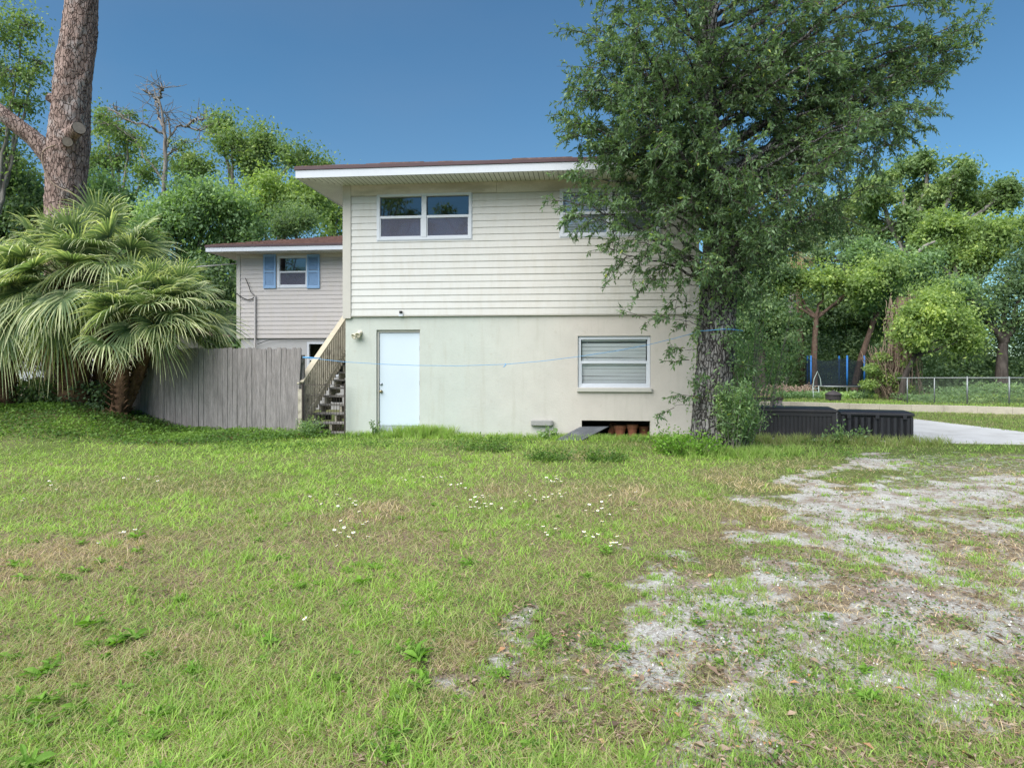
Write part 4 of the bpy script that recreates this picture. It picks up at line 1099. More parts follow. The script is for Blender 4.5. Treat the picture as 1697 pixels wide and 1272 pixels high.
# its crown stands above the picture
def clump_leaves(C, Rv, n, size, aspect=.5, flat=.6, up=.5, tb=.45, ts=.2):
    """n leaves spread through soft ellipsoidal clumps with centres C and radii Rv; returns leaf arrays and tints"""
    k = RNG.integers(0, len(C), n); g = norm(gauss(n, 3)); rad = RNG.random(n)[:, None] ** .45
    off = g * rad; off[:, 2] *= flat
    P = C[k] + off * Rv[k][:, None]
    Nn = norm(off * .9 + gauss(n, 3) * .55 + np.array([0, 0, up])); D = norm(np.cross(Nn, gauss(n, 3)) + off * .3 + np.array([0, 0, -.15]))
    L = size * RNG.uniform(.6, 1.35, n)
    cl_t = RNG.normal(0, .13, len(C))
    tint = np.clip(tb + cl_t[k] + RNG.normal(0, ts, n), 0, 1)
    V, Fc = leaf_arrays(P, D, Nn, L, L * aspect)
    return V, Fc, tint
cc = np.array([at(x, y, YP + z) - O for x, y, z in ((120, -260, 0), (210, -330, 1), (60, -380, -1), (160, -480, 0), (-90, -20, -.8), (-150, -90, -.4), (260, -420, 0), (20, -300, 1.5))])
V, Fc, ti = clump_leaves(cc, RNG.uniform(1., 1.6, len(cc)), 5000, .22, .12, .5)
np_obj('needles', V, Fc, M['leaf_olive'], pine, ti)

# ------------------------------------------------------------------ the big oak
oz = float(ground_h(OAKX, OAKY))
oak = tag(empty('oak_tree', (OAKX, OAKY, oz)), 'large laurel oak leaning over the house corner with dark furrowed trunk and dense narrow leaves', 'tree')
O = np.array([OAKX, OAKY, oz])
tp = [(1184, 765, 0), (1181, 725, 0), (1183, 640, 0), (1189, 540, .05), (1192, 430, .1), (1188, 330, .15), (1176, 230, .2), (1170, 130, .2), (1172, 30, .2), (1180, -120, .1), (1190, -300, 0), (1195, -460, 0)]
TP = np.array([at(x, y, 12.4 + dz) for x, y, dz in tp]) - O
VF = trunk_arrays(TP, [.42, .40, .345, .325, .30, .215, .185, .175, .17, .13, .08, .03], 72, 300, .10, 13, 3.0, flare=.35, seed=12)
np_obj('trunk', *VF, M['oak_bark'], oak)
TS = spline(TP, 400)

SIL = np.array([(970, 60), (955, 130), (960, 170), (950, 205), (955, 255), (945, 290), (950, 345), (960, 362), (985, 380), (1020, 400), (1050, 415), (1080, 420), (1130, 440), (1180, 430), (1230, 425), (1300, 415), (1360, 385), (1405, 350), (1435, 300), (1440, 265), (1490, 235), (1530, 200), (1545, 165), (1585, 130), (1600, 90), (1625, 60), (1600, -40), (1500, -180), (1350, -330), (1190, -460), (1040, -330), (960, -150), (925, 0)], float)
def inside(x, y):
    c = False; j = len(SIL) - 1
    for i in range(len(SIL)):
        xi, yi = SIL[i]; xj, yj = SIL[j]
        if (yi > y) != (yj > y) and x < (xj - xi) * (y - yi) / (yj - yi) + xi: c = not c
        j = i
    return c
ends = []
rr = random.Random(5)
while len(ends) < 112:
    x, y = rr.uniform(895, 1630), rr.uniform(-440, 460)
    if y < 40 and rr.random() < .4: continue
    if x < 1000 and y > 255 or (x < 1060 and y > 365): continue
    if not inside(x, y): continue
    if min([abs(x - e[0]) + abs(y - e[1]) * 1.2 for e in ends], default=999) < 30: continue
    ends.append((x, y, None))
n0_ = len(ends)
while len(ends) < n0_ + 22:
    x, y = rr.uniform(940, 1180), rr.uniform(30, 370)
    if not inside(x, y) or (x < 1000 and y > 250) or min(abs(x - e[0]) + abs(y - e[1]) for e in ends) < 20: continue
    ends.append((x, y, None))
# the outline's own tips and the sprays that hang before the wall
edge = [(955, 130, 12.6), (945, 205, 12.4), (945, 290, 12.0), (925, 328, 11.6), (960, 356, 11.6), (1010, 415, 11.6), (1095, 450, 11.8),
        (1595, 75, 12.4), (1560, 128, 12.3), (1520, 170, 12.2), (1505, 205, 12.2), (1478, 232, 12.0), (1440, 262, 12.2), (1435, 310, 12.3), (1400, 360, 12.3), (1330, 400, 12.2), (1250, 425, 12.2), (1215, 440, 11.9), (1060, 400, 11.4), (1560, 62, 12.6), (1500, 40, 12.2), (1430, 20, 12.8), (1620, 35, 12.9), (1390, 90, 11.8), (1500, 112, 12.7), (1570, 0, 12.5), (1455, 150, 12.2), (990, 330, 11.7)]
ends += edge
sub_s, sub_d, sub_l = [], [], []
limb_paths, limb_r = [], []
for (x, y, Yd) in ends:
    low = y > 40 and x < 1240 
    if Yd is None: Yd = rr.uniform(10.9, 12.5) if (low and y > 225) else (rr.uniform(10.4, 14.2))
    E = at(x, y, Yd) - O
    hz = math.hypot(E[0], E[1]); zs = E[2] - hz * rr.uniform(.15, .75) if E[2] > 3.2 else E[2] + rr.uniform(.0, .5)
    zs = min(max(zs, 2.9), TS[-1, 2] - .3); st_ = TS[np.argmin(np.abs(TS[:, 2] - zs))]
    mid = (st_ + E) / 2 + np.array([rr.uniform(-.15, .15), rr.uniform(-.15, .15), .12 * hz + rr.uniform(0, .2)])
    tt = np.linspace(0, 1, 16)[:, None]; P = st_ * (1 - tt) ** 2 + 2 * mid * tt * (1 - tt) + E * tt ** 2
    P[2:] += gauss(14, 3) * .025
    limb_paths.append(P); L = np.linalg.norm(np.diff(P, axis=0), axis=1).sum(); limb_r.append(np.linspace(.010 + .009 * L, .004, 16))
    thin = x < 1110 and y > 280; ns = int(L / (.30 if thin else .15))
    for q in range(ns):
        t = (.5 if thin else .22) + (.5 if thin else .78) * (q + rr.random()) / ns; i = min(int(t * 15), 14); p = P[i] + (P[i + 1] - P[i]) * (t * 15 - i); d = norm(P[i + 1] - P[i])
        v = norm(np.array(d) * .75 + gauss(3) * .62 + np.array([0, 0, -.10]))
        sub_s.append(p); sub_d.append(v); sub_l.append(rr.uniform(.35, .85) * (1.15 - .45 * t))
    sub_s.append(P[-2]); sub_d.append(norm(P[-1] - P[-3]) + np.array([0, 0, -.15])); sub_l.append(.5)
# low suckers and epicormic sprigs: on the trunk and as thin sprays before the wall
for (x, y, Yd, dx, dy, n) in ((1078, 465, 11.9, -.5, -.55, 3), (1108, 525, 11.8, -.6, -.3, 2), (1085, 530, 11.8, -.5, -.2, 1), (1128, 500, 11.9, -.7, .1, 2), (1135, 580, 12., -.8, -.1, 2), (1118, 672, 12., -.4, -.3, 1), (1150, 545, 12., -.6, .2, 3), (1150, 610, 12.05, -.5, -.1, 2), (1165, 650, 12.0, -.4, .2, 3), (1215, 610, 12.1, .5, .4, 3), (1180, 690, 11.95, 0, .3, 3), (1200, 560, 12.0, .4, .3, 3), (1225, 500, 12.2, .6, .2, 3), (1160, 470, 12, -.5, .2, 3), (1215, 470, 12, .3, -.3, 3)):
    p = at(x, y, Yd) - O; q0 = TS[np.argmin(np.abs(TS[:, 2] - max(p[2] - .25, .3)))]; tt = np.linspace(0, 1, 16)[:, None]
    limb_paths.append(q0 * (1 - tt) + p * tt + np.array([0, -.06, .12]) * np.sin(np.pi * tt) + gauss(16, 3) * .008); limb_r.append(np.linspace(.009, .004, 16))
    for q in range(n):
        sub_s.append(p + gauss(3) * .08); sub_d.append(norm(np.array([dx, -.2, dy]) + gauss(3) * .35)); sub_l.append(rr.uniform(.25, .5))
np_obj('limb', *tubes_arrays(limb_paths, limb_r, 7), M['oak_bark'], oak, smooth=True)['kind'] = 'stuff'
S_, D_, L_ = np.array(sub_s), norm(np.array(sub_d)), np.array(sub_l)
nsub = len(S_); K = 6; t = np.linspace(0, 1, K)[None, :, None]
bendv = gauss(nsub, 3) * .18 + np.array([0, 0, -.22])
SP = S_[:, None] + D_[:, None] * L_[:, None, None] * t + bendv[:, None] * L_[:, None, None] * t ** 2
SV, SF = tubes_arrays(SP, np.repeat(np.linspace(.007, .0025, K)[None], nsub, 0), 4)
# twigs along each branchlet, leaves along each twig
NT_ = 7; u = RNG.uniform(.12, 1, (nsub, NT_)); i = np.minimum((u * (K - 1)).astype(int), K - 2); fr = u * (K - 1) - i
r_ = np.arange(nsub)[:, None]
TWs = SP[r_, i] * (1 - fr[..., None]) + SP[r_, i + 1] * fr[..., None]; tang = norm(SP[r_, i + 1] - SP[r_, i])
TWd = norm(tang * .8 + gauss(nsub, NT_, 3) * .55 + np.array([0, 0, -.12])); TWl = RNG.uniform(.10, .26, (nsub, NT_)) * (.6 + .5 * np.minimum(L_, 1)[:, None])
TWs, TWd, TWl = TWs.reshape(-1, 3), TWd.reshape(-1, 3), TWl.ravel()
TV, TF = tubes_arrays(np.stack([TWs, TWs + TWd * TWl[:, None]], 1), np.tile([.0025, .0012], (len(TWs), 1)), 3)
np_obj('twigs', *merge((SV, SF), (TV, TF)), M['dark_bark'], oak)
NL = 9; q = (np.arange(NL)[None] + RNG.uniform(0, 1, (len(TWs), NL))) / NL
LP = TWs[:, None] + TWd[:, None] * (TWl[:, None] * q)[..., None]
LD = norm(TWd[:, None] * .7 + gauss(len(TWs), NL, 3) * .6 + np.array([0, 0, -.25])); LN = norm(gauss(len(TWs), NL, 3) * .6 + np.array([0, 0, .8]))
LP, LD, LN = LP.reshape(-1, 3), LD.reshape(-1, 3), LN.reshape(-1, 3); n = len(LP)
LL = RNG.uniform(.055, .108, n); twt = np.repeat(RNG.normal(.42, .16, len(TWs)), NL)
tint = np.clip(twt + RNG.normal(0, .14, n), 0, .90); tint[RNG.random(n) < .008] = .96
V, Fc = leaf_arrays(LP, LD, LN, LL, LL * RNG.uniform(.28, .40, n))
np_obj('crown', V, Fc, M['oak_leaf'], oak, tint)
print('oak leaves', n, 'branchlets', nsub)

# vine leaves clinging to the trunk
n = 2600; a = RNG.uniform(np.pi * .9, np.pi * 2.25, n); zz = RNG.uniform(.5, 4.6, n); keep = fbm(a * 1.3, zz * 1.1, 66, 4) > .50; a, zz = a[keep], zz[keep]; n = len(a)
ci = np.argmin(np.abs(TS[None, :, 2] - zz[:, None]), 1); rad_ = np.interp(zz, [0, 1.2, 2.4, 4.6], [.45, .37, .34, .30]) + .02 + .10 * rnd(n) ** 2; od = np.stack([np.cos(a), np.sin(a), np.zeros(n)], 1)
P = TS[ci] * np.array([1, 1, 0]) + np.stack([0 * zz, 0 * zz, zz], 1) + od * rad_[:, None]; Nn = norm(od + gauss(n, 3) * .5 + np.array([0, 0, .4])); D = norm(np.cross(Nn, gauss(n, 3)) + np.array([0, 0, -.3])); L = RNG.uniform(.04, .085, n)
V, Fc = leaf_arrays(P, D, Nn, L, L * .5); np_obj('trunk_vine', V, Fc, M['leaf_mid'], oak, np.clip(RNG.normal(.45, .2, n), 0, 1))

# suckers crowding the foot of the oak
def shrub(name, label, X, Y, h, rad, nst, nleaf, mat, L=(.05, .1), lean=(0, 0), cat='shrub', asp=.32, ground=True, stemmat='grey_bark'):
    z = float(ground_h(X, Y)); root = tag(empty(name, (X, Y, z)), label, cat)
    a = RNG.uniform(0, 2 * np.pi, nst); rr_ = rad * np.sqrt(RNG.random(nst)); b = np.stack([np.cos(a) * rr_ * .5, np.sin(a) * rr_ * .4, np.zeros(nst)], 1)
    e = np.stack([np.cos(a) * rr_ * 1.25 + lean[0] * RNG.random(nst), np.sin(a) * rr_ + lean[1] * RNG.random(nst), h * RNG.uniform(.45, 1., nst)], 1)
    t = np.linspace(0, 1, 7)[None, :, None]; m = b * .4 + e * .6; m[:, 2] = e[:, 2] * .75
    P = b[:, None] * (1 - t) ** 2 + 2 * m[:, None] * t * (1 - t) + e[:, None] * t ** 2
    np_obj('stems', *tubes_arrays(P, np.repeat(np.linspace(.010, .003, 7)[None], nst, 0), 5), M[stemmat], root)
    k = RNG.integers(0, nst, nleaf); u = RNG.uniform(.15, 1.05, nleaf) ** .8; i = np.minimum((u * 6).astype(int), 5); f_ = (u * 6 - i)[:, None]
    p = P[k, i] * (1 - f_) + P[k, i + 1] * f_ + gauss(nleaf, 3) * rad * .17; p[:, 2] = np.maximum(p[:, 2], .02)
    d = norm(gauss(nleaf, 3) + np.array([0, 0, .1])); nn = norm(gauss(nleaf, 3) * .6 + np.array([0, 0, .9])); l = RNG.uniform(*L, nleaf)
    V, Fc = leaf_arrays(p, d, nn, l, l * asp); np_obj('foliage', V, Fc, M[mat], root, np.clip(RNG.normal(.5, .22, nleaf) + RNG.normal(0, .15, nst)[k], 0, 1))
    return root
g = at(1212, 730, 12.05); shrub('oak_suckers', 'tall leafy suckers crowding the foot of the big oak trunk', g[0] - .02, 11.95, 1.25, .33, 34, 4200, 'leaf_mid', (.05, .10))
g = at(1232, 735, 12.2); shrub('oak_suckers', 'yellow green thin stemmed shrub between the oak and the storage boxes', g[0], 12.35, .95, .3, 20, 1500, 'leaf_mid', (.045, .09), lean=(.25, 0))
shrub('oak_suckers', 'grey green arching sapling behind the oak trunk', at(1245, 700, 14.6)[0], 14.6, 3.2, .75, 30, 3200, 'leaf_mid', (.06, .11), lean=(.4, 0))
g = at(1130, 745, 12.2); shrub('leafy_weed', 'low bright leafy weed patch in front of the oak foot', g[0], 11.9, .3, .55, 40, 2200, 'weed', (.04, .08), asp=.5, cat='weeds')
shrub('leafy_weed', 'tall weeds standing against the front of the black storage boxes', 6.5, 13.35, .36, .34, 18, 260, 'leaf_mid', (.05, .09), asp=.55, cat='weeds', stemmat='stem')
shrub('leafy_weed', 'dark weeds grown through the bottom of the wire gate', -4.35, 14.55, .42, .26, 24, 700, 'leaf_mid', (.03, .06), asp=.5, cat='weeds', stemmat='stem')
shrub('leafy_weed', 'thin dark weed standing at the door foot', *h2w(.70, -.2)[:2], .36, .1, 7, 60, 'leaf_dark', (.05, .09), asp=.4, cat='weeds', stemmat='stem')
g = fac(910, 720, -.25); shrub('leafy_weed', 'dark broad leaved weed below the grey duct cover', *h2w(g[0], -.2)[:2], .2, .16, 14, 160, 'leaf_mid', (.05, .09), asp=.6, cat='weeds', stemmat='stem')
for (px, py, w, lb) in ((1005, 763, .35, 'round dark green weed cushion in the lawn before the low wall opening'), (908, 762, .32, 'dark green weed cushion in the lawn below the grey duct cover'), (805, 745, .5, 'wide low weed cushion near the middle of the stucco wall')):
    Y = F * EYE / (py - HY); shrub('weed_cushion', lb, at(px, py, Y)[0], Y, .11, w, 40, 900, 'vine_leaf', (.03, .06), asp=.5, cat='weeds', stemmat='stem')

# ------------------------------------------------------------------ trees behind and beside the house
def tree(name, label, px, Y, crowns, n, size, mat, bark='grey_bark', r=.22, base=None, kink=0, sparse=False, leafasp=.55, tb=.45, cl=9, group=None, branches=3, soft=None):
    """crowns: (px, py, radius x, radius y) as seen from the street, turned into real ellipsoids at depth Y"""
    x0 = at(px, 0, Y)[0]; z0 = float(ground_h(x0, Y)); O = np.array([x0, Y, z0]); root = tag(empty(name, O), label, 'tree', group)
    C, Rv, paths, radii, wts = [], [], [], [], []
    cen = [at(c[0], c[1], Y + RNG.uniform(-1, 1) * c[2] / F * Y * .5) - O for c in crowns]
    top = np.mean(cen, 0); zt = min(c[2] - q[3] / F * Y * .3 for c, q in zip(cen, crowns)); zt = max(zt, 1.5)
    fork = np.array([top[0] * .35 + kink, top[1] * .4, zt * .75])
    tpth = [np.zeros(3) + np.array([0, 0, -.2]), fork * np.array([.3, .4, .5]) + np.array([kink * .3, 0, 0]), fork]
    V1 = trunk_arrays(tpth, [r * 1.25, r, r * .8], 14, 30, .06, 5, 2, flare=.3, seed=int(px) % 97)
    for c, q in zip(cen, crowns):
        rx, rz = q[2] / F * Y, q[3] / F * Y; ry = rx * .8
        m = (fork + c) / 2 + gauss(3) * .25 * rx * .4; m[2] += .1 * rz
        tt = np.linspace(0, 1, 10)[:, None]; P = fork * (1 - tt) ** 2 + 2 * m * tt * (1 - tt) + c * tt ** 2; P[1:-1] += gauss(8, 3) * .05
        paths.append(P); radii.append(np.linspace(r * .62, r * .2, 10))
        k = max(6, int(cl * 1.7 * (rx * rz) ** .5 / 1.6 + cl * .6))
        for j in range(k):
            g = norm(gauss(3)); w = RNG.random() ** .4; p = c + g * np.array([rx, ry, rz]) * w * .82; cr = RNG.uniform(.17, .40) * min(rx, rz) * (1.25 - .4 * w) + .14
            C.append(p); Rv.append(cr); wts.append(cr ** 2)
            if j % branches == 0:
                m2 = (c + p) / 2 + gauss(3) * .12; P2 = c * (1 - tt) ** 2 + 2 * m2 * tt * (1 - tt) + p * tt ** 2; P2[1:] += gauss(9, 3) * .04; paths.append(P2); radii.append(np.linspace(r * .22, .012, 10))
    V2 = tubes_arrays(paths, radii, 6); np_obj('trunk', *merge(V1, V2), M[bark], root, smooth=True)
    C, Rv = np.array(C), np.array(Rv); wts = np.array(wts) / np.sum(wts)
    n = int(n * 1.55); k = RNG.choice(len(C), n, p=wts); g = norm(gauss(n, 3)); off = g * RNG.random(n)[:, None] ** (.42 if not sparse else .8); off[:, 2] *= .7
    soft_ = (group == GL) if soft is None else soft; sp_ = np.where(rnd(n) < (.5 if sparse else (.34 if soft_ else .22)), .55 if sparse else .42, .12 if soft_ else .08)[:, None]; P = C[k] + off * Rv[k][:, None] * 1.05 + gauss(n, 3) * sp_
    Nn = norm(off * 1.0 + gauss(n, 3) * .6 + np.array([0, 0, .35])); D = norm(np.cross(Nn, gauss(n, 3)) + np.array([0, 0, -.25])); L = size * RNG.uniform(.45, 1.45, n)
    V, Fc = leaf_arrays(P, D, Nn, L, L * leafasp); cl_t = RNG.normal(0, .19, len(C))
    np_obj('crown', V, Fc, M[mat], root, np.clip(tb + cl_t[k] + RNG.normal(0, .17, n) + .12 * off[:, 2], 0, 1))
    return root, O


GL, GR = 'trees growing behind the house wing and palms', 'trees at the back of the yard'
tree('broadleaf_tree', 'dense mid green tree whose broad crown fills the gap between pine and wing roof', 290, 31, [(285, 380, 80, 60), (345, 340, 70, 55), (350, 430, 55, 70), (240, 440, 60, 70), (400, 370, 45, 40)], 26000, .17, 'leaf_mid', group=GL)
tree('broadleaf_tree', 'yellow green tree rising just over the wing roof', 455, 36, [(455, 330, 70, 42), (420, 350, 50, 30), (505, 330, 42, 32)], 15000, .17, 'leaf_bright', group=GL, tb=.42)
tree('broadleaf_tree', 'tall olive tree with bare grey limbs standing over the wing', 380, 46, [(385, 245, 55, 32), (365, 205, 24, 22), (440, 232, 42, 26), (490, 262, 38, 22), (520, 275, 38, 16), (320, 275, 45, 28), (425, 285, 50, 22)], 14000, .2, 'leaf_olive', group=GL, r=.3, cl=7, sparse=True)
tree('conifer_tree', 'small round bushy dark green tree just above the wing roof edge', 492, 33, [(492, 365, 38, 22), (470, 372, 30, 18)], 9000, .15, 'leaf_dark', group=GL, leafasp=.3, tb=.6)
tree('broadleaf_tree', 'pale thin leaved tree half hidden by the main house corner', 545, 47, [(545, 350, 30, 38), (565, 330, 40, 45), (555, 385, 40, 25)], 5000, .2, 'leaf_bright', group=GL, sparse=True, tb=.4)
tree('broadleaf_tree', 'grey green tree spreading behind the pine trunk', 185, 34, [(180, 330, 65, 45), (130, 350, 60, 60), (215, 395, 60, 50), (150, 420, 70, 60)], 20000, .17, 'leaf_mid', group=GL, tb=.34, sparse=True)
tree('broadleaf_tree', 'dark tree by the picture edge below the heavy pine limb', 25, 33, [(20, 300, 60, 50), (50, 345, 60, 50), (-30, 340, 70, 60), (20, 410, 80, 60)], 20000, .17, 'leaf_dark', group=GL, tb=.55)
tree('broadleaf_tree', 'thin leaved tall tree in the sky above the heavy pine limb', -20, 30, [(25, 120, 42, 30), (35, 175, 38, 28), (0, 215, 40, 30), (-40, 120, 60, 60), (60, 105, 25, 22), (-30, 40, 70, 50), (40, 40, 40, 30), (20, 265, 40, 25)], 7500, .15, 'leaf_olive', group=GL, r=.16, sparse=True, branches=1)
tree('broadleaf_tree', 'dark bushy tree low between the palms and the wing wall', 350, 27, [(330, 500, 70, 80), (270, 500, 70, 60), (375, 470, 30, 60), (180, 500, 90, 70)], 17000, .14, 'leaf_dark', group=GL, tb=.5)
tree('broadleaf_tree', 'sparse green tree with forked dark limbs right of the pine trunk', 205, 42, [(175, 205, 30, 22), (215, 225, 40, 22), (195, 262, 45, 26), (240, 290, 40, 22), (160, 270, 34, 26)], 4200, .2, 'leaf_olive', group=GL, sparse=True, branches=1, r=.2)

# the bare-topped tree
Yb = 40.; x0 = at(272, 0, Yb)[0]; O = np.array([x0, Yb, 0.])
bt = tag(empty('bare_tree', O), 'dead topped tree with bare branches against the sky over the wing roof', 'tree', GL)
bare = [[(272, 597), (272, 420), (272, 300), (275, 240), (271, 205), (262, 165), (250, 140)], [(274, 250), (282, 225), (280, 200), (272, 185)], [(274, 248), (292, 212), (310, 210), (330, 215), (345, 208)], [(271, 222), (245, 208), (212, 200), (180, 178)],
        [(274, 262), (285, 252), (308, 236)], [(272, 300), (240, 260), (225, 235), (200, 215), (165, 200)], [(262, 165), (268, 150), (270, 146)], [(264, 172), (248, 155), (238, 150)], [(270, 210), (262, 190), (258, 168)], [(310, 210), (320, 200), (338, 198)], [(212, 200), (196, 188), (188, 172)]]
parts_ = []; bare_pts = []
for j, b in enumerate(bare):
    p = np.array([at(x, y, Yb + (j % 3 - 1) * .5 * min(i, 2)) for i, (x, y) in enumerate(b)]) - O; sp = spline(p, 24); sp[2:] += gauss(22, 3) * .04
    parts_.append(tubes_arrays(sp[None], np.linspace(.17 if j == 0 else .075, .03, 24)[None], 7)); bare_pts.append(sp)
tw0 = np.concatenate([b[8:] for b in bare_pts]); tw0 = tw0[RNG.integers(0, len(tw0), 170)]; tw0 = tw0[tw0[:, 2] > 9]
td = norm(gauss(len(tw0), 3) * np.array([1, 1, .7]) + np.array([0, 0, .5])); q = np.linspace(0, 1, 6)[None, :, None]
tws = tw0[:, None] + td[:, None] * q * RNG.uniform(.5, 1.5, len(tw0))[:, None, None] + np.cumsum(gauss(len(tw0), 6, 3) * .05, 1) * q
parts_.append(tubes_arrays(tws, np.repeat(np.linspace(.022, .010, 6)[None], len(tw0), 0), 4))
np_obj('trunk', *merge(*parts_), M['grey_bark'], bt, smooth=True)
V, Fc, ti = clump_leaves(np.array([at(x, y, Yb) - O for x, y in ((240, 240), (300, 240), (285, 275), (215, 190), (250, 270), (170, 190))]), np.array([.7, .7, .9, .5, .9, .6]), 900, .2, .5)
np_obj('crown', V, Fc, M['leaf_olive'], bt, ti)

# back of the yard
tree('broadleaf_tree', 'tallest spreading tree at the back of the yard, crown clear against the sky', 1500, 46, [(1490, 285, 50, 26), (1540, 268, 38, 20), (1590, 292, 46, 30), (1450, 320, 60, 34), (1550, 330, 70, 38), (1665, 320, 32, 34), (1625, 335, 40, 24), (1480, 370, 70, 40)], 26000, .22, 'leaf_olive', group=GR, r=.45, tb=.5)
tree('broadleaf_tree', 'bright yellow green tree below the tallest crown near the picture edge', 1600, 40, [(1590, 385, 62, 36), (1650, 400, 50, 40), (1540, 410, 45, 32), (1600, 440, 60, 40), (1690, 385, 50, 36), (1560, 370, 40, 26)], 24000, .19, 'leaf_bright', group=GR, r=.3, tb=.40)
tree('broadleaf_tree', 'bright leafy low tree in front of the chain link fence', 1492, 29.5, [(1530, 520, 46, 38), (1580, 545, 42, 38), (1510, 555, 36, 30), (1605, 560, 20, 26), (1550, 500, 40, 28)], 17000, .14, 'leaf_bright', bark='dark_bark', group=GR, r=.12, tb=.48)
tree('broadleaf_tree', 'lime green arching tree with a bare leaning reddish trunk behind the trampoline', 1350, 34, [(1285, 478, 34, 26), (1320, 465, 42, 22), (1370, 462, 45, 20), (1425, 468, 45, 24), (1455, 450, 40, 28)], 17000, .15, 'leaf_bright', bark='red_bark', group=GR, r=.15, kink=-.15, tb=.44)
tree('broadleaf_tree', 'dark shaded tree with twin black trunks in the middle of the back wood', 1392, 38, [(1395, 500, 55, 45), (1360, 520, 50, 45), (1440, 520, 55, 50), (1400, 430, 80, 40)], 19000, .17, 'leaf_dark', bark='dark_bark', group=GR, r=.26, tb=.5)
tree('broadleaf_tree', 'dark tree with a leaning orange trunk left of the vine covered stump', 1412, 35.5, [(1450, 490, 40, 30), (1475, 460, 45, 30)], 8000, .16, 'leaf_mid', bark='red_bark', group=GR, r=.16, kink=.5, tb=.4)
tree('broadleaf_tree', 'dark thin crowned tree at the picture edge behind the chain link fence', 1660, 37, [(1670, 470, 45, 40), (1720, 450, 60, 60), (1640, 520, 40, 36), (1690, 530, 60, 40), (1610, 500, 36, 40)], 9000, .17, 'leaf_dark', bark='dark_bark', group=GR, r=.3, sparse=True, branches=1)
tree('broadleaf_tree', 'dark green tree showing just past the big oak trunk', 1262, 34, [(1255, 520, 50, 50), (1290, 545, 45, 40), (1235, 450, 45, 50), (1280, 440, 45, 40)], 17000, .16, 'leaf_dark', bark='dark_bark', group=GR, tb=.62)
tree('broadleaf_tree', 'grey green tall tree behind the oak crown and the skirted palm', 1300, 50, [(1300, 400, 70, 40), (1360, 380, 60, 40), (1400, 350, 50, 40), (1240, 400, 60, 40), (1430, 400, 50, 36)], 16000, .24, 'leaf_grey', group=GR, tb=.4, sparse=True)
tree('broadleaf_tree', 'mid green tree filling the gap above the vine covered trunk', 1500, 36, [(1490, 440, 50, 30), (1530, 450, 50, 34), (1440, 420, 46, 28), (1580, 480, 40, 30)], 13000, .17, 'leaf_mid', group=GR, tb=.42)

# vine-covered dead trunk with hanging brown runners
Yv = 31.; O = np.array([at(1490, 0, Yv)[0], Yv, -.12]); dv_ = tag(empty('vine_covered_trunk', O), 'dead trunk smothered in brown hanging vines beside the trampoline', 'tree')
np_obj('trunk', *trunk_arrays([np.zeros(3), np.array([.1, 0, 2.]), np.array([.15, 0, 4.6])], [.4, .34, .25], 18, 40, .1, 6, 3), M['red_bark'], dv_)
nv = 260; a = RNG.uniform(0, 2 * np.pi, nv); rr_ = RNG.uniform(.30, .62, nv); zt_ = RNG.uniform(1.2, 4.9, nv); zb_ = np.maximum(zt_ - RNG.uniform(.8, 3.2, nv), .0); K = 12; t = np.linspace(0, 1, K)
P = np.stack([np.cos(a)[:, None] * rr_[:, None] * (1 + .3 * t) + .12, np.sin(a)[:, None] * rr_[:, None] * (1 + .3 * t), zt_[:, None] * (1 - t) + zb_[:, None] * t], -1) + np.cumsum(gauss(nv, K, 3) * .035, 1)
nb_ = 90; P2 = np.stack([-.5 - 1.0 * RNG.random(nb_)[:, None] * (1 - t) + .0 * t, RNG.normal(0, .3, nb_)[:, None] + 0 * t, RNG.uniform(1.0, 2.3, nb_)[:, None] * (1 - t) + .15], -1) + np.cumsum(gauss(nb_, K, 3) * .04, 1)
np_obj('hanging_vines', *tubes_arrays(np.concatenate([P, P2]), np.full((nv + nb_, K), .014), 4), M['dead_vine'], dv_)
V, Fc, ti = clump_leaves(np.array([[-.1, -.5, .5], [.3, -.5, .3], [-.6, -.3, .9], [-1.0, -.1, 1.2], [-.3, -.4, 1.0], [.1, -.4, 1.6], [-.9, -.2, 1.9], [-1.5, -.3, .7], [-1.4, -.3, 1.4]]), np.array([.5, .4, .5, .5, .4, .35, .4, .45, .4]), 4000, .10, .6)
np_obj('foliage', V, Fc, M['leaf_bright'], dv_, ti)
# hanging grey vines high in the tree above
Yv = 37.; O = np.array([at(1500, 0, Yv)[0], Yv, -.12]); hv = tag(empty('dead_tree', O), 'pale dead tree hung with straight grey vines above the vine covered trunk', 'tree')
bl = [[(1502, 597), (1505, 520), (1500, 440), (1490, 400)], [(1498, 430), (1478, 412), (1455, 402)], [(1500, 440), (1530, 410), (1550, 400)], [(1503, 470), (1525, 450), (1540, 445)]]
ps = []
for j, b in enumerate(bl):
    p = np.array([at(x, y, Yv) for x, y in b]) - O; sp = spline(p, 20); ps.append(tubes_arrays(sp[None], np.linspace(.22 if j == 0 else .12, .06, 20)[None], 8))
nv = 120; K = 8; t = np.linspace(0, 1, K); x = RNG.uniform(-1.0, 1.6, nv); zt_ = RNG.uniform(4.6, 7., nv); ln = RNG.uniform(1., 2.8, nv)
P = np.stack([x[:, None] + 0 * t, RNG.normal(-.3, .3, nv)[:, None] + 0 * t, zt_[:, None] - ln[:, None] * t], -1) + np.cumsum(gauss(nv, K, 3) * .025, 1)
np_obj('trunk', *merge(*ps), M['grey_bark'], hv, smooth=True); np_obj('hanging_vines', *tubes_arrays(P, np.full((nv, K), .014), 4), M['dead_vine'], hv)

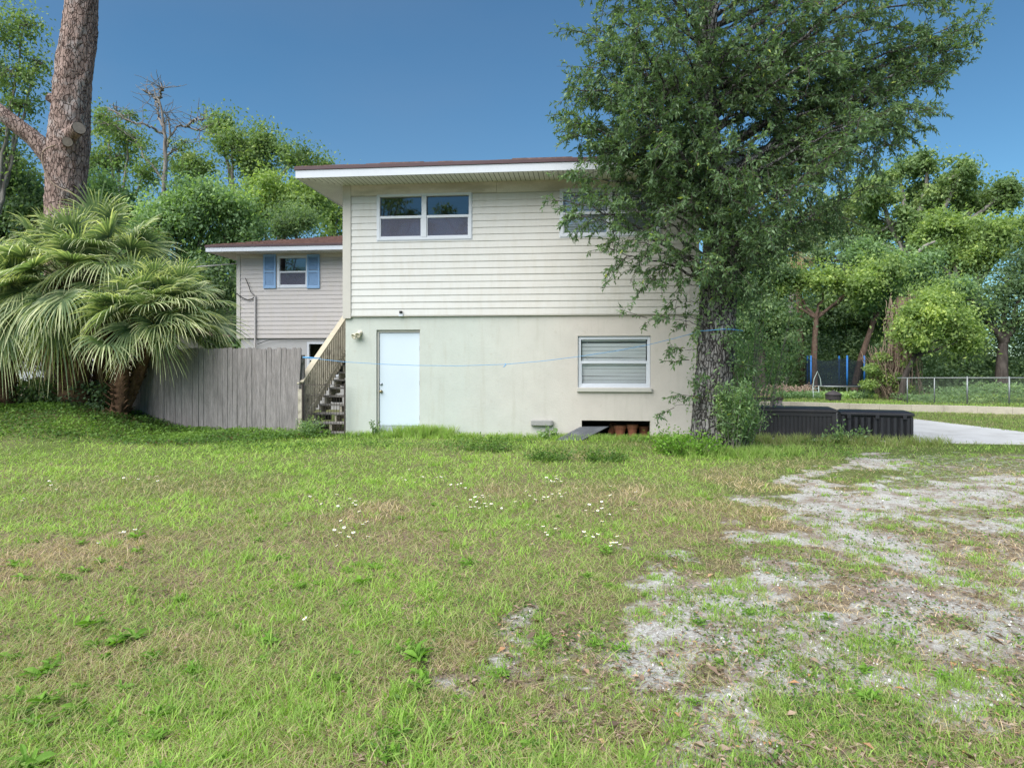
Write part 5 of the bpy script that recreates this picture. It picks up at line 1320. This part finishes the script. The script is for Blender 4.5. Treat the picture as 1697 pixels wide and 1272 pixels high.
# cabbage palm with a brown skirt at the back
Yk = 37.; O = np.array([at(1330, 0, Yk)[0], Yk, -.12]); kp = tag(empty('skirted_palm', O), 'tall cabbage palm with a brown skirt of dead leaves at the back of the yard', 'palm')
top = at(1322, 418, Yk) - O
np_obj('trunk', *trunk_arrays([np.zeros(3), top * np.array([.6, 1, .5]), top], [.2, .17, .2], 16, 40, .08, 6, 4), M['red_bark'], kp)
for i in range(46):
    dead = i >= 24; e = math.radians(RNG.uniform(0, 80) if not dead else RNG.uniform(-80, -35)); a = i * 2.4; d = np.array([math.cos(a) * math.cos(e), math.sin(a) * math.cos(e), math.sin(e)])
    V, Fc, ti, pet = frond_mesh(top + d * .1, d, RNG.uniform(.5, .9) * (.6 if dead else 1), RNG.uniform(.7, 1.0), 22, .5, dead); np_obj('frond', V, Fc, M['dead_palm'] if dead else M['palm_leaf'], kp, ti)

# undergrowth and the far wood: masses nobody could count
def mass(name, label, n, fx, size, mat, asp=.5, tb=.45):
    x, y, hmax = fx(n); z = RNG.random(n) ** .8 * hmax; P = np.stack([x, y, z + ground_h(x, y)], 1)
    c = fbm(x * .9, z * .9 + y * .5, 3, 3); keep = c > .25; P = P[keep]; n = len(P)
    Nn = norm(gauss(n, 3) * .7 + np.array([0, -.35, .6])); D = norm(np.cross(Nn, gauss(n, 3)) + np.array([0, 0, .1])); L = size * RNG.uniform(.5, 1.5, n)
    V, Fc = leaf_arrays(P, D, Nn, L, L * asp); o = np_obj(name, V, Fc, M[mat], None, np.clip(tb + (fbm(P[:, 0] * 1.3, P[:, 2] * 1.3, 8, 3) - .5) * 1.6 + RNG.normal(0, .13, n), 0, 1))
    return tag(o, label, name.replace('_', ' '), kind='stuff')
def f1(n):
    x = RNG.uniform(7, 42, n); y = 35.4 + RNG.random(n) ** .7 * 3.5 + np.maximum(0, 3 * np.sin(x * .3)) * .5; return x, y, 1.8 + 2.6 * fbm(x * .35, x * 0 + 3, 2)
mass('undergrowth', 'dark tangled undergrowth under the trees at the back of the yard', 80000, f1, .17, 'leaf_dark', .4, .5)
def f1b(n):
    x = RNG.uniform(12., 30, n); y = RNG.uniform(26.8, 29.2, n) + np.maximum(0, (17.5 - x)) * .8; y = np.where(x < 16.5, RNG.uniform(31, 32.5, n) , y); return x, y, np.where(x < 17.5, .3, .45 + .8 * fbm(x * .8, x * 0 + 5, 2) ** 1.5)
mass('fence_weeds', 'green weeds along the foot of the chain link fence and trampoline', 16000, f1b, .11, 'leaf_mid', .45, .5)
def f2(n):
    x = RNG.uniform(-60, -8, n); return x, RNG.uniform(44, 60, n), 3 + 6 * fbm(x * .12, x * 0 + 1, 6)
mass('far_wood', 'far green wood showing low between the trees on the side of the wing', 40000, f2, .45, 'leaf_mid', .6, .35)
def f3(n):
    x = RNG.uniform(8, 75, n); y = RNG.uniform(50, 60, n); return x, y, np.where(x / y > .69, 1.8, 4 + 7 * fbm(x * .12, x * 0 + 9, 6))
mass('far_wood', 'far green wood showing low between the trunks behind the yard', 60000, f3, .45, 'leaf_dark', .6, .6)
def f4(n):
    x = RNG.uniform(-15.5, -9.2, n); y = RNG.uniform(15.1, 16.6, n); return x, y, .25 + .55 * fbm(x * 1.5, y * 1.5, 4)
mass('palm_undergrowth', 'dark vines and dead leaves heaped round the palm stems', 11000, f4, .075, 'leaf_dark', .6, .55)
# dead fronds left of the trampoline
nv = 150; K = 7; t = np.linspace(0, 1, K); x = at(1312, 0, 32.5)[0] + RNG.uniform(-.9, .9, nv); P = np.stack([x[:, None] + RNG.normal(0, .4, nv)[:, None] * t, 32.5 + RNG.normal(0, .3, nv)[:, None] + 0 * t, -.12 + np.sin(np.pi * t * .9) * RNG.uniform(.2, .6, nv)[:, None]], -1) + np.cumsum(gauss(nv, K, 3) * .03, 1)
o = np_obj('brush_pile', *tubes_arrays(P, np.full((nv, K), .022), 4), M['dead_vine']); tag(o, 'heap of dead brown fronds left of the trampoline', 'brush pile')

# trees across the street, behind the camera: seen only in the window glass, and they shade the far side as real trees would
for (x, y, h, lb) in ((-19, -22, 17, 'tall street tree behind the viewpoint opposite the fence'), (-9.5, -27, 15, 'street tree behind the viewpoint opposite the door'), (-35, -23, 14, 'street tree behind the viewpoint opposite the palms'), (3, -30, 13, 'street tree behind the viewpoint opposite the oak')):
    root = tag(empty('street_tree', (x, y, 0)), lb, 'tree'); C = np.array([[RNG.normal(0, 2.9), RNG.normal(0, 2.2), h * .6 + RNG.normal(0, h * .2)] for _ in range(34)])
    V1 = trunk_arrays([np.zeros(3), np.array([.2, 0, h * .3]), np.array([0, .2, h * .6])], [.4, .3, .2], 14, 30, .06, 5, 2)
    pth = np.array([[np.array([0, .1, h * .4]) * (1 - s) + c * s + np.array([0, 0, .3 * math.sin(3 * s)]) for s in np.linspace(0, 1, 6)] for c in C])
    np_obj('trunk', *merge(V1, tubes_arrays(pth, np.repeat(np.linspace(.12, .03, 6)[None], len(C), 0), 5)), M['grey_bark'], root)
    V, Fc, ti = clump_leaves(C, RNG.uniform(.8, 1.7, len(C)), 9000, .26, .5); np_obj('crown', V, Fc, M['leaf_dark'], root, ti)

# ================================================================== ground, grass, litter, flowers
def gravel_w(x, y):
    xb = np.interp(y, [1.5, 2.5, 3.16, 4.36, 6.51, 9.55, 11.67, 13], [-1.3, -.8, -.45, .45, 2.0, 3.8, 5.5, 9.2])
    e = x - xb + (fbm(x * 1.1, y * 1.1, 41, 5) - .5) * 3.4
    w = sm((e + .5) / 1.6) * (1 - sm((y - 11.6) / 1.2))
    return w
def tuft_w(x, y):
    """how far grass has crept over the gravel, 0..1"""
    t = fbm(x * 1.9, y * 1.9, 51, 4) + .22 * (fbm(x * .5, y * .5, 52, 3) - .5)
    far = sm((x / np.maximum(y, .5) - .48) / .25) * sm((y - 8) / 3)
    return sm((t + .28 * far - .455) / .14)


def axis(a, b, st, far, grow=1.25):
    c = list(np.arange(a, b + 1e-6, st)); d = st; x = c[-1]; hi = []
    while x < far: d *= grow; x += d; hi.append(x)
    d = st; x = c[0]; lo = []
    while x > -far if a < 0 else x > -far * .2: d *= grow; x -= d; lo.append(x)
    return np.array(lo[::-1] + c + hi)
gx = axis(-12, 14, .085, 260); gy = axis(1.2, 15.5, .085, 320)
GX, GY = np.meshgrid(gx, gy); GZ = ground_h(GX, GY)
nx_, ny_ = len(gx), len(gy); i, j = np.meshgrid(np.arange(ny_ - 1), np.arange(nx_ - 1), indexing='ij'); b = i * nx_ + j
Fc = np.stack([b, b + 1, b + nx_ + 1, b + nx_], -1).reshape(-1, 4)


def ground_mat():
    m, nt, out = new_mat('lawn_soil'); b = N(nt, 'ShaderNodeBsdfPrincipled'); b.inputs['Roughness'].default_value = .95; b.inputs['Specular IOR Level'].default_value = .1
    ag = N(nt, 'ShaderNodeAttribute', attribute_name='gravel'); agn = N(nt, 'ShaderNodeAttribute', attribute_name='green')
    th = ramp(nt, noise(nt, 26, 8, .75), [(.3, (.075, .055, .038)), (.48, (.18, .135, .09)), (.62, (.27, .205, .135)), (.78, (.36, .28, .19))])
    gr = ramp(nt, noise(nt, 30, 8, .75), [(.3, (.045, .065, .02)), (.55, (.10, .14, .035)), (.75, (.17, .20, .065))])
    soil = mix(nt, th, gr, agn.outputs['Fac'])
    gv = ramp(nt, noise(nt, 48, 6, .7), [(.3, (.31, .295, .27)), (.5, (.50, .49, .46)), (.7, (.66, .66, .64))])
    vo = N(nt, 'ShaderNodeTexVoronoi'); vo.inputs['Scale'].default_value = 75; tc = N(nt, 'ShaderNodeTexCoord'); nt.links.new(tc.outputs['Object'], vo.inputs['Vector'])
    gv = mix(nt, gv, ramp(nt, vo.outputs['Color'], [(0, (.55, .52, .5)), (.5, (.85, .84, .82)), (1, (1, 1, 1))]), .8, 'MULTIPLY')
    lit = ramp(nt, noise(nt, 2.6, 9, .74), [(.455, 0.), (.60, .9)])
    gv = mix(nt, gv, ramp(nt, noise(nt, 60, 5, .7), [(.35, (.13, .095, .07)), (.65, (.33, .25, .19))]), lit)
    n3 = noise(nt, 9, 8, .75); ad = N(nt, 'ShaderNodeMath', operation='MULTIPLY_ADD'); ad.inputs[1].default_value = .9; ad.inputs[2].default_value = -.45; nt.links.new(n3, ad.inputs[0])
    a2 = N(nt, 'ShaderNodeMath', operation='ADD'); nt.links.new(ag.outputs['Fac'], a2.inputs[0]); nt.links.new(ad.outputs[0], a2.inputs[1])
    c = mix(nt, soil, gv, ramp(nt, a2.outputs[0], [(.42, 0.), (.58, 1.)]))
    nt.links.new(c, b.inputs['Base Color'])
    bp = N(nt, 'ShaderNodeBump'); bp.inputs['Strength'].default_value = .8; bp.inputs['Distance'].default_value = .03; nt.links.new(noise(nt, 35, 8, .75), bp.inputs['Height']); nt.links.new(bp.outputs[0], b.inputs['Normal'])
    nt.links.new(b.outputs[0], out.inputs[0]); return m
go = np_obj('ground', np.stack([GX, GY, GZ], -1).reshape(-1, 3), Fc, ground_mat(), smooth=True)
me = go.data; gw = gravel_w(GX, GY); tw = tuft_w(GX, GY)
a_ = me.attributes.new('gravel', 'FLOAT', 'POINT'); a_.data.foreach_set('value', (gw * (1 - .55 * tw)).ravel().astype(np.float32))
grn = sm((GY - 6) / 5) * .7 + .1; grn = np.where(GY > 13.5, .85, grn)
a_ = me.attributes.new('green', 'FLOAT', 'POINT'); a_.data.foreach_set('value', np.clip(grn + (fbm(GX * .7, GY * .7, 61, 3) - .5) * .9, 0, 1).ravel().astype(np.float32))
tag(go, 'lawn and gravel ground', 'ground', kind='structure')


def scatter(n, y0, y1, p=1.6, spread=.95, xmax=None):
    """ground points, thinning with distance"""
    u = rnd(n); y = (y0 ** (1 - p) + u * (y1 ** (1 - p) - y0 ** (1 - p))) ** (1 / (1 - p))
    x = RNG.uniform(-1, 1, n) * y * spread
    # nothing grows under the house, the slab or behind the fence line
    u_, v_ = (x - HO[0]) * CT - (y - HO[1]) * ST, (x - HO[0]) * ST + (y - HO[1]) * CT
    ok = ~((u_ > -.02) & (u_ < UW + .02) & (v_ > -.02))
    fy = np.interp(x, [-9.05, -7.06, -4.6, -3.6], [16.3, 15.45, 14.95, 14.9]); ok &= ~((x < -3.6) & (y > fy - .03) & (x > -9.1))
    ok &= ~((x > 4.7) & (x < 11.6) & (y > 13.75 - .105 * (x - 6)))
    return x[ok], y[ok]


def greenness(x, y):
    g = .50 + .55 * (fbm(x * .8, y * .8, 71, 4) - .5) * 2 + .18 * sm((y - 5) / 5) - .14 * sm((x - .2) / 3.0) + .12 * sm((-x - .5) / 3)
    g = g - .40 * sm((fbm(x * .55 + 9, y * .55, 77, 3) - .52) / .12) * (1 - sm((y - 9) / 3))
    return g


GV, GF, GT = [], [], []
def add_blades(x, y, L, Wd, upr, bend, tint):
    n = len(x); P = np.stack([x, y, ground_h(x, y) - .004], 1); a = rnd(n) * 2 * np.pi; h = np.stack([np.cos(a), np.sin(a), np.zeros(n)], 1)
    D = norm(h * (1 - upr)[:, None] + np.array([0, 0, 1.]) * upr[:, None]); B = h * bend[:, None] + np.array([0, 0, -.35]) * bend[:, None]
    fa_ = rnd(n) * np.pi; S = np.stack([np.cos(fa_), np.sin(fa_) * .5, np.zeros(n)], 1)
    V, Fc = strip_arrays(P, D, L, Wd, B, norm(S)); o = sum(len(v) for v in GV); GV.append(V); GF.append(Fc + o); GT.append(np.repeat(np.clip(tint, 0, 1), 2))
def lawn(n, y0, y1, p, Lr, w0, kind):
    x, y = scatter(n, y0, y1, p); gw = gravel_w(x, y); tw = tuft_w(x, y); keep = rnd(len(x)) < np.where(gw > .45,   .07 + .33 * tw, 1 - .62 * gw); x, y, gw, tw = x[keep], y[keep], gw[keep], tw[keep]
    g = greenness(x, y) + RNG.normal(0, .17, len(x)); k = len(x); dist = np.maximum(y, 2.5); wide = w0 * (1 + dist / 11.)
    cl_ = fbm(x * 5, y * 5, 81, 2)
    if kind == 'straw':
        L = RNG.uniform(.05, .16, k); add_blades(x, y, L, wide * .75, RNG.uniform(.05, .4, k), RNG.uniform(.3, 1.1, k), np.clip(RNG.normal(.13, .12, k), 0, .4))
    else:
        L = RNG.uniform(*Lr, k) * (.6 + .9 * cl_) * np.where(gw > .5, .62, 1.); add_blades(x, y, L, wide * RNG.uniform(.7, 1.3, k), RNG.uniform(.12, .8, k), RNG.uniform(.35, 1.25, k), np.where(gw > .5, g + .08, g) + .10)
lawn(165000, 2.3, 6.5, 1.35, (.035, .10), .0033, 'green')
lawn(115000, 6.5, 15.2, 1.2, (.04, .12), .0042, 'green')
lawn(70000, 2.3, 6., 1.4, (.04, .12), .0030, 'straw')
lawn(40000, 6., 12., 1.3, (.04, .12), .0036, 'straw')
# broader, brighter clumps
def clumps(spots, per, r, L, w, tint, upr=(.55, 1.)):
    for (x0, y0) in spots:
        k = int(per * RNG.uniform(.6, 1.4)); a = rnd(k) * 2 * np.pi; q = r * np.sqrt(rnd(k)) * RNG.uniform(.6, 1.3)
        x, y = x0 + np.cos(a) * q, y0 + np.sin(a) * q
        add_blades(x, y, RNG.uniform(*L, k), np.full(k, w) * (1 + y0 / 14) * RNG.uniform(.7, 1.3, k), RNG.uniform(*upr, k), RNG.uniform(.15, .7, k), RNG.normal(tint, .1, k))
x, y = scatter(520, 2.4, 12, 1.5); ok = (gravel_w(x, y) < .45) & (fbm(x * .8, y * .8, 71, 4) > .46); clumps(list(zip(x[ok], y[ok])), 24, .08, (.05, .13), .0058, .86, (.35, .95))
x, y = scatter(4000, 2.4, 12.3, 1.45); gw = gravel_w(x, y); ok = (gw > .3) & (rnd(len(x)) < .12 + 1.1 * sm((fbm(x * 1.3, y * 1.3, 57, 4) - .40) / .16)); x, y = x[ok], y[ok]; sp_ = list(zip(x, y)); k3 = len(sp_) // 3
clumps(sp_[:k3], 30, .05, (.025, .06), .0036, .72, (.3, 1.)); clumps(sp_[k3:2 * k3], 46, .075, (.03, .075), .0036, .82, (.35, 1.)); clumps(sp_[2 * k3:], 34, .10, (.03, .07), .0034, .58, (.2, .9))
# taller grass along the wall, fence, boxes and oak
ws_ = []
for k in range(360):
    u = RNG.uniform(0, UW); d = abs(RNG.normal(0, .2)) + .03; p = h2w(u, -d); ws_.append((p[0], p[1]))
clumps(ws_, 16, .06, (.07, .20), .0045, .74)
ws_ = [tuple(h2w(RNG.normal(1.75, .35), -abs(RNG.normal(0, .12)) - .04)[:2]) for _ in range(70)]; clumps(ws_, 26, .06, (.2, .38), .0042, .72, (.8, 1.))
ws_ = [(RNG.uniform(4.4, 8.3), 13.55 - .10 * RNG.random() - abs(RNG.normal(0, .25))) for _ in range(170)]; ws_ = [(x, y - .17 * (x - 6.5)) for x, y in ws_]; clumps(ws_, 20, .07, (.10, .30), .0045, .55)
ws_ = [(OAKX + RNG.normal(.2, .7), 11.9 - abs(RNG.normal(0, .3))) for _ in range(110)]; clumps(ws_, 22, .08, (.10, .30), .0045, .7)
ws_ = [(FA[0] + (FB[0] - FA[0]) * t, FA[1] + (FB[1] - FA[1]) * t - .1 - abs(RNG.normal(0, .15))) for t in rnd(130)]; clumps(ws_, 18, .07, (.06, .16), .0045, .75)
# yard beyond: slab edge, back lawn
def far_lawn(n, x0, x1, y0, y1, L, w, tint):
    x, y = RNG.uniform(x0, x1, n), RNG.uniform(y0, y1, n); d = (x - 4.6) * .449 + (y - 25.3); edge = 11.75 - .12 * (y - 13)
    if y1 < 25: ok = (x > edge) & (d < -.05)
    else: ok = d > .3
    x, y = x[ok], y[ok]; k = len(x); add_blades(x, y, RNG.uniform(*L, k), np.full(k, w), RNG.uniform(.4, 1, k), RNG.uniform(.2, .8, k), RNG.normal(tint, .12, k) + (fbm(x * .5, y * .5, 91, 3) - .5) * .7)
far_lawn(30000, 11, 22, 13, 23, (.04, .10), .014, .66)
far_lawn(34000, 7, 34, 17, 36, (.05, .12), .022, .80)
o = np_obj('grass', np.concatenate(GV), np.concatenate(GF), M['grass'], None, np.concatenate(GT)); tag(o, 'patchy lawn grass, green and straw brown', 'grass', kind='stuff'); print('blades', len(GT[0]), sum(len(t) for t in GT) // 2)

# creeping green vine over the bank below the palms
n = 52000; x = RNG.uniform(-14, -3.9, n); y = RNG.uniform(11.6, 16.4, n); fy = np.interp(x, [-9.05, -7.06, -4.6, -3.6], [16.2, 15.4, 14.9, 14.85]); edge = 13.1 + .9 * (fbm(x * .8, y * .8, 15, 3) - .5) * 2 + .35 * np.maximum(0, x + 7.2)
ok = (y < fy - .03) | (x < -9.1); ok &= rnd(n) < sm((y - edge + .5) / 1.0); x, y = x[ok], y[ok]; n = len(x)
hz = .03 + .16 * fbm(x * 2.2, y * 2.2, 16, 3) * sm((y - 12.8) / 2) + .03 * rnd(n); P = np.stack([x, y, ground_h(x, y) + hz * rnd(n) ** .4], 1)
Nn = norm(gauss(n, 3) * .45 + np.array([0, -.15, 1.])); D = norm(np.cross(Nn, gauss(n, 3))); L = RNG.uniform(.03, .07, n)
V, Fc = leaf_arrays(P, D, Nn, L, L * .75); o = np_obj('ground_vine', V, Fc, M['vine_leaf'], None, np.clip(RNG.normal(.55, .2, n) + (fbm(x, y, 17, 3) - .5) * 1.2, 0, 1)); tag(o, 'leafy creeping vine covering the bank below the palms and fence', 'ground cover', kind='stuff')
# low leafy weeds in the lawn strip before the house
n = 26000; x = RNG.uniform(-5.5, 6.2, n); y = RNG.uniform(10.8, 14.8, n); u_, v_ = (x - HO[0]) * CT - (y - HO[1]) * ST, (x - HO[0]) * ST + (y - HO[1]) * CT
ok = (v_ < -.05) & (rnd(n) < sm((fbm(x * 1.1, y * 1.1, 27, 4) - .40) / .2) * sm((y - 11 + .1 * x) / 2.2)); x, y = x[ok], y[ok]; n = len(x)
P = np.stack([x, y, ground_h(x, y) + .01 + .08 * rnd(n)], 1); Nn = norm(gauss(n, 3) * .5 + np.array([0, -.1, 1.])); D = norm(np.cross(Nn, gauss(n, 3))); L = RNG.uniform(.025, .06, n)
V, Fc = leaf_arrays(P, D, Nn, L, L * .6); o = np_obj('clover_weeds', V, Fc, M['vine_leaf'], None, np.clip(RNG.normal(.62, .18, n), .15, 1)); tag(o, 'small leaved weeds spread through the grass before the house wall', 'ground cover', kind='stuff')

n = 90000; x, y = scatter(n, 2.3, 12.5, 1.4); gw = gravel_w(x, y); ok = rnd(len(x)) < np.where(gw > .3, .75, .55) * sm((fbm(x * 2.3, y * 2.3, 29, 4) - .50) / .10); x, y = x[ok], y[ok]; n = len(x)
P = np.stack([x, y, ground_h(x, y) + .004 + .03 * rnd(n) ** 2], 1); Nn = norm(gauss(n, 3) * .5 + np.array([0, -.1, 1.])); D = norm(np.cross(Nn, gauss(n, 3))); L = RNG.uniform(.012, .034, n)
V, Fc = leaf_arrays(P, D, Nn, L, L * .5); o = np_obj('mat_weeds', V, Fc, M['vine_leaf'], None, np.clip(RNG.normal(.6, .2, n), .1, 1)); tag(o, 'tiny leaved mat weeds creeping over the gravel', 'ground cover', kind='stuff')

# dead leaves
x, y = scatter(36000, 2.3, 13.2, 1.35); gw = gravel_w(x, y); ok = rnd(len(x)) < np.where(gw > .3, .85 * (.4 + .8 * sm((fbm(x * 1.5, y * 1.5, 33, 3) - .4) / .2)), .06) + .25 * (np.hypot(x - OAKX, y - OAKY) < 3.2); x, y = x[ok], y[ok]; n = len(x)
P = np.stack([x, y, ground_h(x, y) + .008 + .012 * rnd(n)], 1); a = rnd(n) * 6.283; D = norm(np.stack([np.cos(a), np.sin(a), RNG.normal(0, .18, n)], 1)); Nn = norm(gauss(n, 3) * .28 + np.array([0, 0, 1.])); L = RNG.uniform(.016, .048, n) * (1 + .8 * (rnd(n) < .05))
V, Fc = leaf_arrays(P, D, Nn, L, L * RNG.uniform(.22, .42, n), fold=.35); o = np_obj('leaf_litter', V, Fc, M['litter'], None, np.clip(RNG.normal(.5, .25, n), 0, 1)); tag(o, 'brown dead oak leaves strewn over the gravel', 'dead leaves', kind='stuff')
# loose stones
n0 = 11000; x, y = scatter(n0, 2.3, 9, 1.6); ok = (gravel_w(x, y) > .55) & (tuft_w(x, y) < .6); x, y = x[ok], y[ok]; n = len(x)
s = RNG.uniform(.002, .006, n) * (1 + (rnd(n) < .06)); z = ground_h(x, y); a = rnd(n)[:, None] * 6.28 + np.array([0, 1.57, 3.14, 4.71]); rad = s[:, None] * RNG.uniform(.7, 1.3, (n, 4))
B4 = np.stack([x[:, None] + np.cos(a) * rad, y[:, None] + np.sin(a) * rad, np.repeat(z[:, None] - .001, 4, 1)], -1); T4 = np.stack([x[:, None] + np.cos(a) * rad * .6, y[:, None] + np.sin(a) * rad * .6, np.repeat((z + s * .9)[:, None], 4, 1)], -1)
V = np.concatenate([B4, T4], 1).reshape(-1, 3); b = np.arange(n)[:, None, None] * 8; q = np.array([[4, 5, 6, 7], [0, 1, 5, 4], [1, 2, 6, 5], [2, 3, 7, 6], [3, 0, 4, 7]]); Fc = (b + q[None]).reshape(-1, 4)
m, nt, out = new_mat('limestone_chip'); bs = N(nt, 'ShaderNodeBsdfPrincipled'); bs.inputs['Roughness'].default_value = .9; A = N(nt, 'ShaderNodeAttribute', attribute_name='tint'); nt.links.new(ramp(nt, A.outputs['Fac'], [(0, (.22, .19, .17)), (.4, (.46, .44, .42)), (1, (.74, .73, .71))]), bs.inputs['Base Color']); nt.links.new(bs.outputs[0], out.inputs[0])
o = np_obj('gravel', V, Fc, m, None, np.repeat(rnd(n), 5)); tag(o, 'loose pale limestone gravel', 'gravel', kind='stuff')

# daisies: one flower, then copies
ds = MB(); ds.tube([(0, 0, 0), (.006, .004, .06), (.0, .002, .118)], .0018, 5, 0)
for k in range(16):
    a = 2 * math.pi * k / 16; ca, sa = math.cos(a), math.sin(a); w = .0042
    ds.quad((ca * .003, sa * .003, .119), (ca * .012 - sa * w, sa * .012 + ca * w, .120), (ca * .0185, sa * .0185, .117), (ca * .012 + sa * w, sa * .012 - ca * w, .120), 1)
ds.lathe([(.0065, .119), (.005, .1235), (0, .1245)], 10, m=2)
daisy = ds.build('daisy', [M['stem'], M['petal'], M['yolk']]); tag(daisy, 'small white daisy with a yellow middle standing in the lawn grass', 'flower', 'daisies scattered over the lawn')
groups = [(570, 838, 34, 9, 13), (588, 884, 28, 18, 12), (562, 892, 8, 10, 3), (675, 795, 30, 14, 14), (720, 800, 14, 5, 6), (800, 834, 16, 11, 12), (752, 805, 30, 10, 7), (915, 800, 20, 5, 10), (905, 828, 40, 12, 14), (940, 825, 20, 10, 5), (985, 852, 18, 10, 8), (1022, 908, 12, 7, 7), (915, 890, 12, 8, 4), (85, 808, 10, 9, 6), (208, 888, 10, 6, 3), (160, 905, 4, 4, 1), (518, 1034, 5, 3, 1), (880, 880, 40, 20, 5), (1005, 835, 40, 14, 6), (985, 893, 16, 14, 5), (780, 850, 50, 12, 6), (40, 835, 14, 8, 2), (240, 800, 40, 8, 4)]
first = True
for (px, py, sx, sy, k) in groups:
    for _ in range(k):
        a, b = RNG.normal(px, sx * .6), RNG.normal(py, sy * .6) + 8
        Y = F * EYE / (b - HY); X = (a - CX) / F * Y; o = daisy if first else daisy.copy()
        if not first: COL.objects.link(o)
        first = False; s = RNG.uniform(.7, 1.1); o.location = (X, Y, float(ground_h(X, Y)) + RNG.uniform(-.02, .01)); o.scale = (s, s, s); o.rotation_euler = (RNG.uniform(-.1, .55), RNG.uniform(-.25, .25), RNG.uniform(0, 6.28))

# broad-leaved weeds: three kinds, copied
def weed_proto(n, L, w, rise, spread, label):
    m = MB()
    for k in range(n):
        a = k * 2.39996 + RNG.normal(0, .5); l = RNG.uniform(*L); e = RNG.uniform(*rise); ca, sa = math.cos(a), math.sin(a); q = [(0, .1), (.25, .65), (.55, 1.), (.8, .7), (1, .05)]
        b = RNG.random() ** .5 * spread; ba = RNG.uniform(0, 6.28); bx, by, bz = b * math.cos(ba), b * math.sin(ba), RNG.uniform(0, .5) * l * math.sin(e); tw = RNG.normal(0, .5)
        prev = None
        for t, ww in q:
            r = l * t * math.cos(e * (1 - .6 * t)); z = l * t * math.sin(e) - .55 * l * t * t * math.sin(e) + .004 + bz; hw = w * ww * .5
            c = [(bx + ca * r - sa * hw, by + sa * r + ca * hw, z + hw * (.35 + tw)), (bx + ca * r, by + sa * r, z), (bx + ca * r + sa * hw, by + sa * r - ca * hw, z + hw * (.35 - tw))]
            if prev: m.quad(prev[0], prev[1], c[1], c[0]); m.quad(prev[1], prev[2], c[2], c[1])
            prev = c
    o = m.build('weed', M['weed']); at_ = o.data.attributes.new('tint', 'FLOAT', 'FACE'); at_.data.foreach_set('value', np.clip(np.repeat(RNG.normal(.5, .25, n), 8), 0, 1).astype(np.float32))
    return tag(o, label, 'weed', label.split(' ', 1)[1] + 's')
pr = [weed_proto(26, (.05, .11), .022, (.3, 1.3), .05, 'bright broad leaved clump weed in the lawn'), weed_proto(46, (.03, .09), .010, (.5, 1.4), .045, 'upright narrow leaved bushy weed in the lawn'), weed_proto(16, (.07, .15), .032, (.35, 1.2), .04, 'large tongue leaved dock weed in the near grass')]
xs_, ys_ = scatter(110, 2.6, 8, 1.5); kk = gravel_w(xs_, ys_) < .6; more = [(CX + F * a / b, HY + F * EYE / b - 8) for a, b in zip(xs_[kk], ys_[kk])]
spots = [[(60, 1110), (90, 1085), (130, 1130), (150, 1060), (30, 1150), (120, 1170), (190, 1055), (170, 925), (140, 940), (200, 935), (120, 955), (220, 970), (20, 930), (40, 955), (250, 1085), (680, 1075), (690, 1110), (700, 1130), (350, 1010), (400, 1030), (1190, 1090), (1430, 1100), (60, 1195), (180, 1200), (15, 1080)],
         [(860, 1045), (895, 1065), (905, 1055), (700, 1080), (640, 1060), (985, 1065), (830, 1110), (575, 940), (590, 930), (930, 875), (925, 850), (1240, 1015), (1370, 1020), (1480, 1055), (1590, 1020), (1160, 1030), (1030, 1070), (760, 1150), (1440, 1150), (1560, 1110), (1660, 1170), (1150, 1160)],
         [(175, 1080), (190, 1060), (225, 1050), (320, 1105), (265, 1180), (40, 1175), (75, 1160), (650, 950), (205, 1130), (585, 1080), (690, 1090), (600, 960)]]
spots[0] += more[::4]; spots[1] += more[1::2]; spots[2] += more[2::8]
for p_, sp in zip(pr, spots):
    for q, (px, py) in enumerate(sp):
        o = p_ if q == 0 else p_.copy()
        if q: COL.objects.link(o)
        Y = F * EYE / (py + 8 - HY); X = (px - CX) / F * Y; s = RNG.uniform(.38, .85); o.location = (X, Y, float(ground_h(X, Y))); o.scale = (s, s, s); o.rotation_euler = (0, 0, RNG.uniform(0, 6.28))
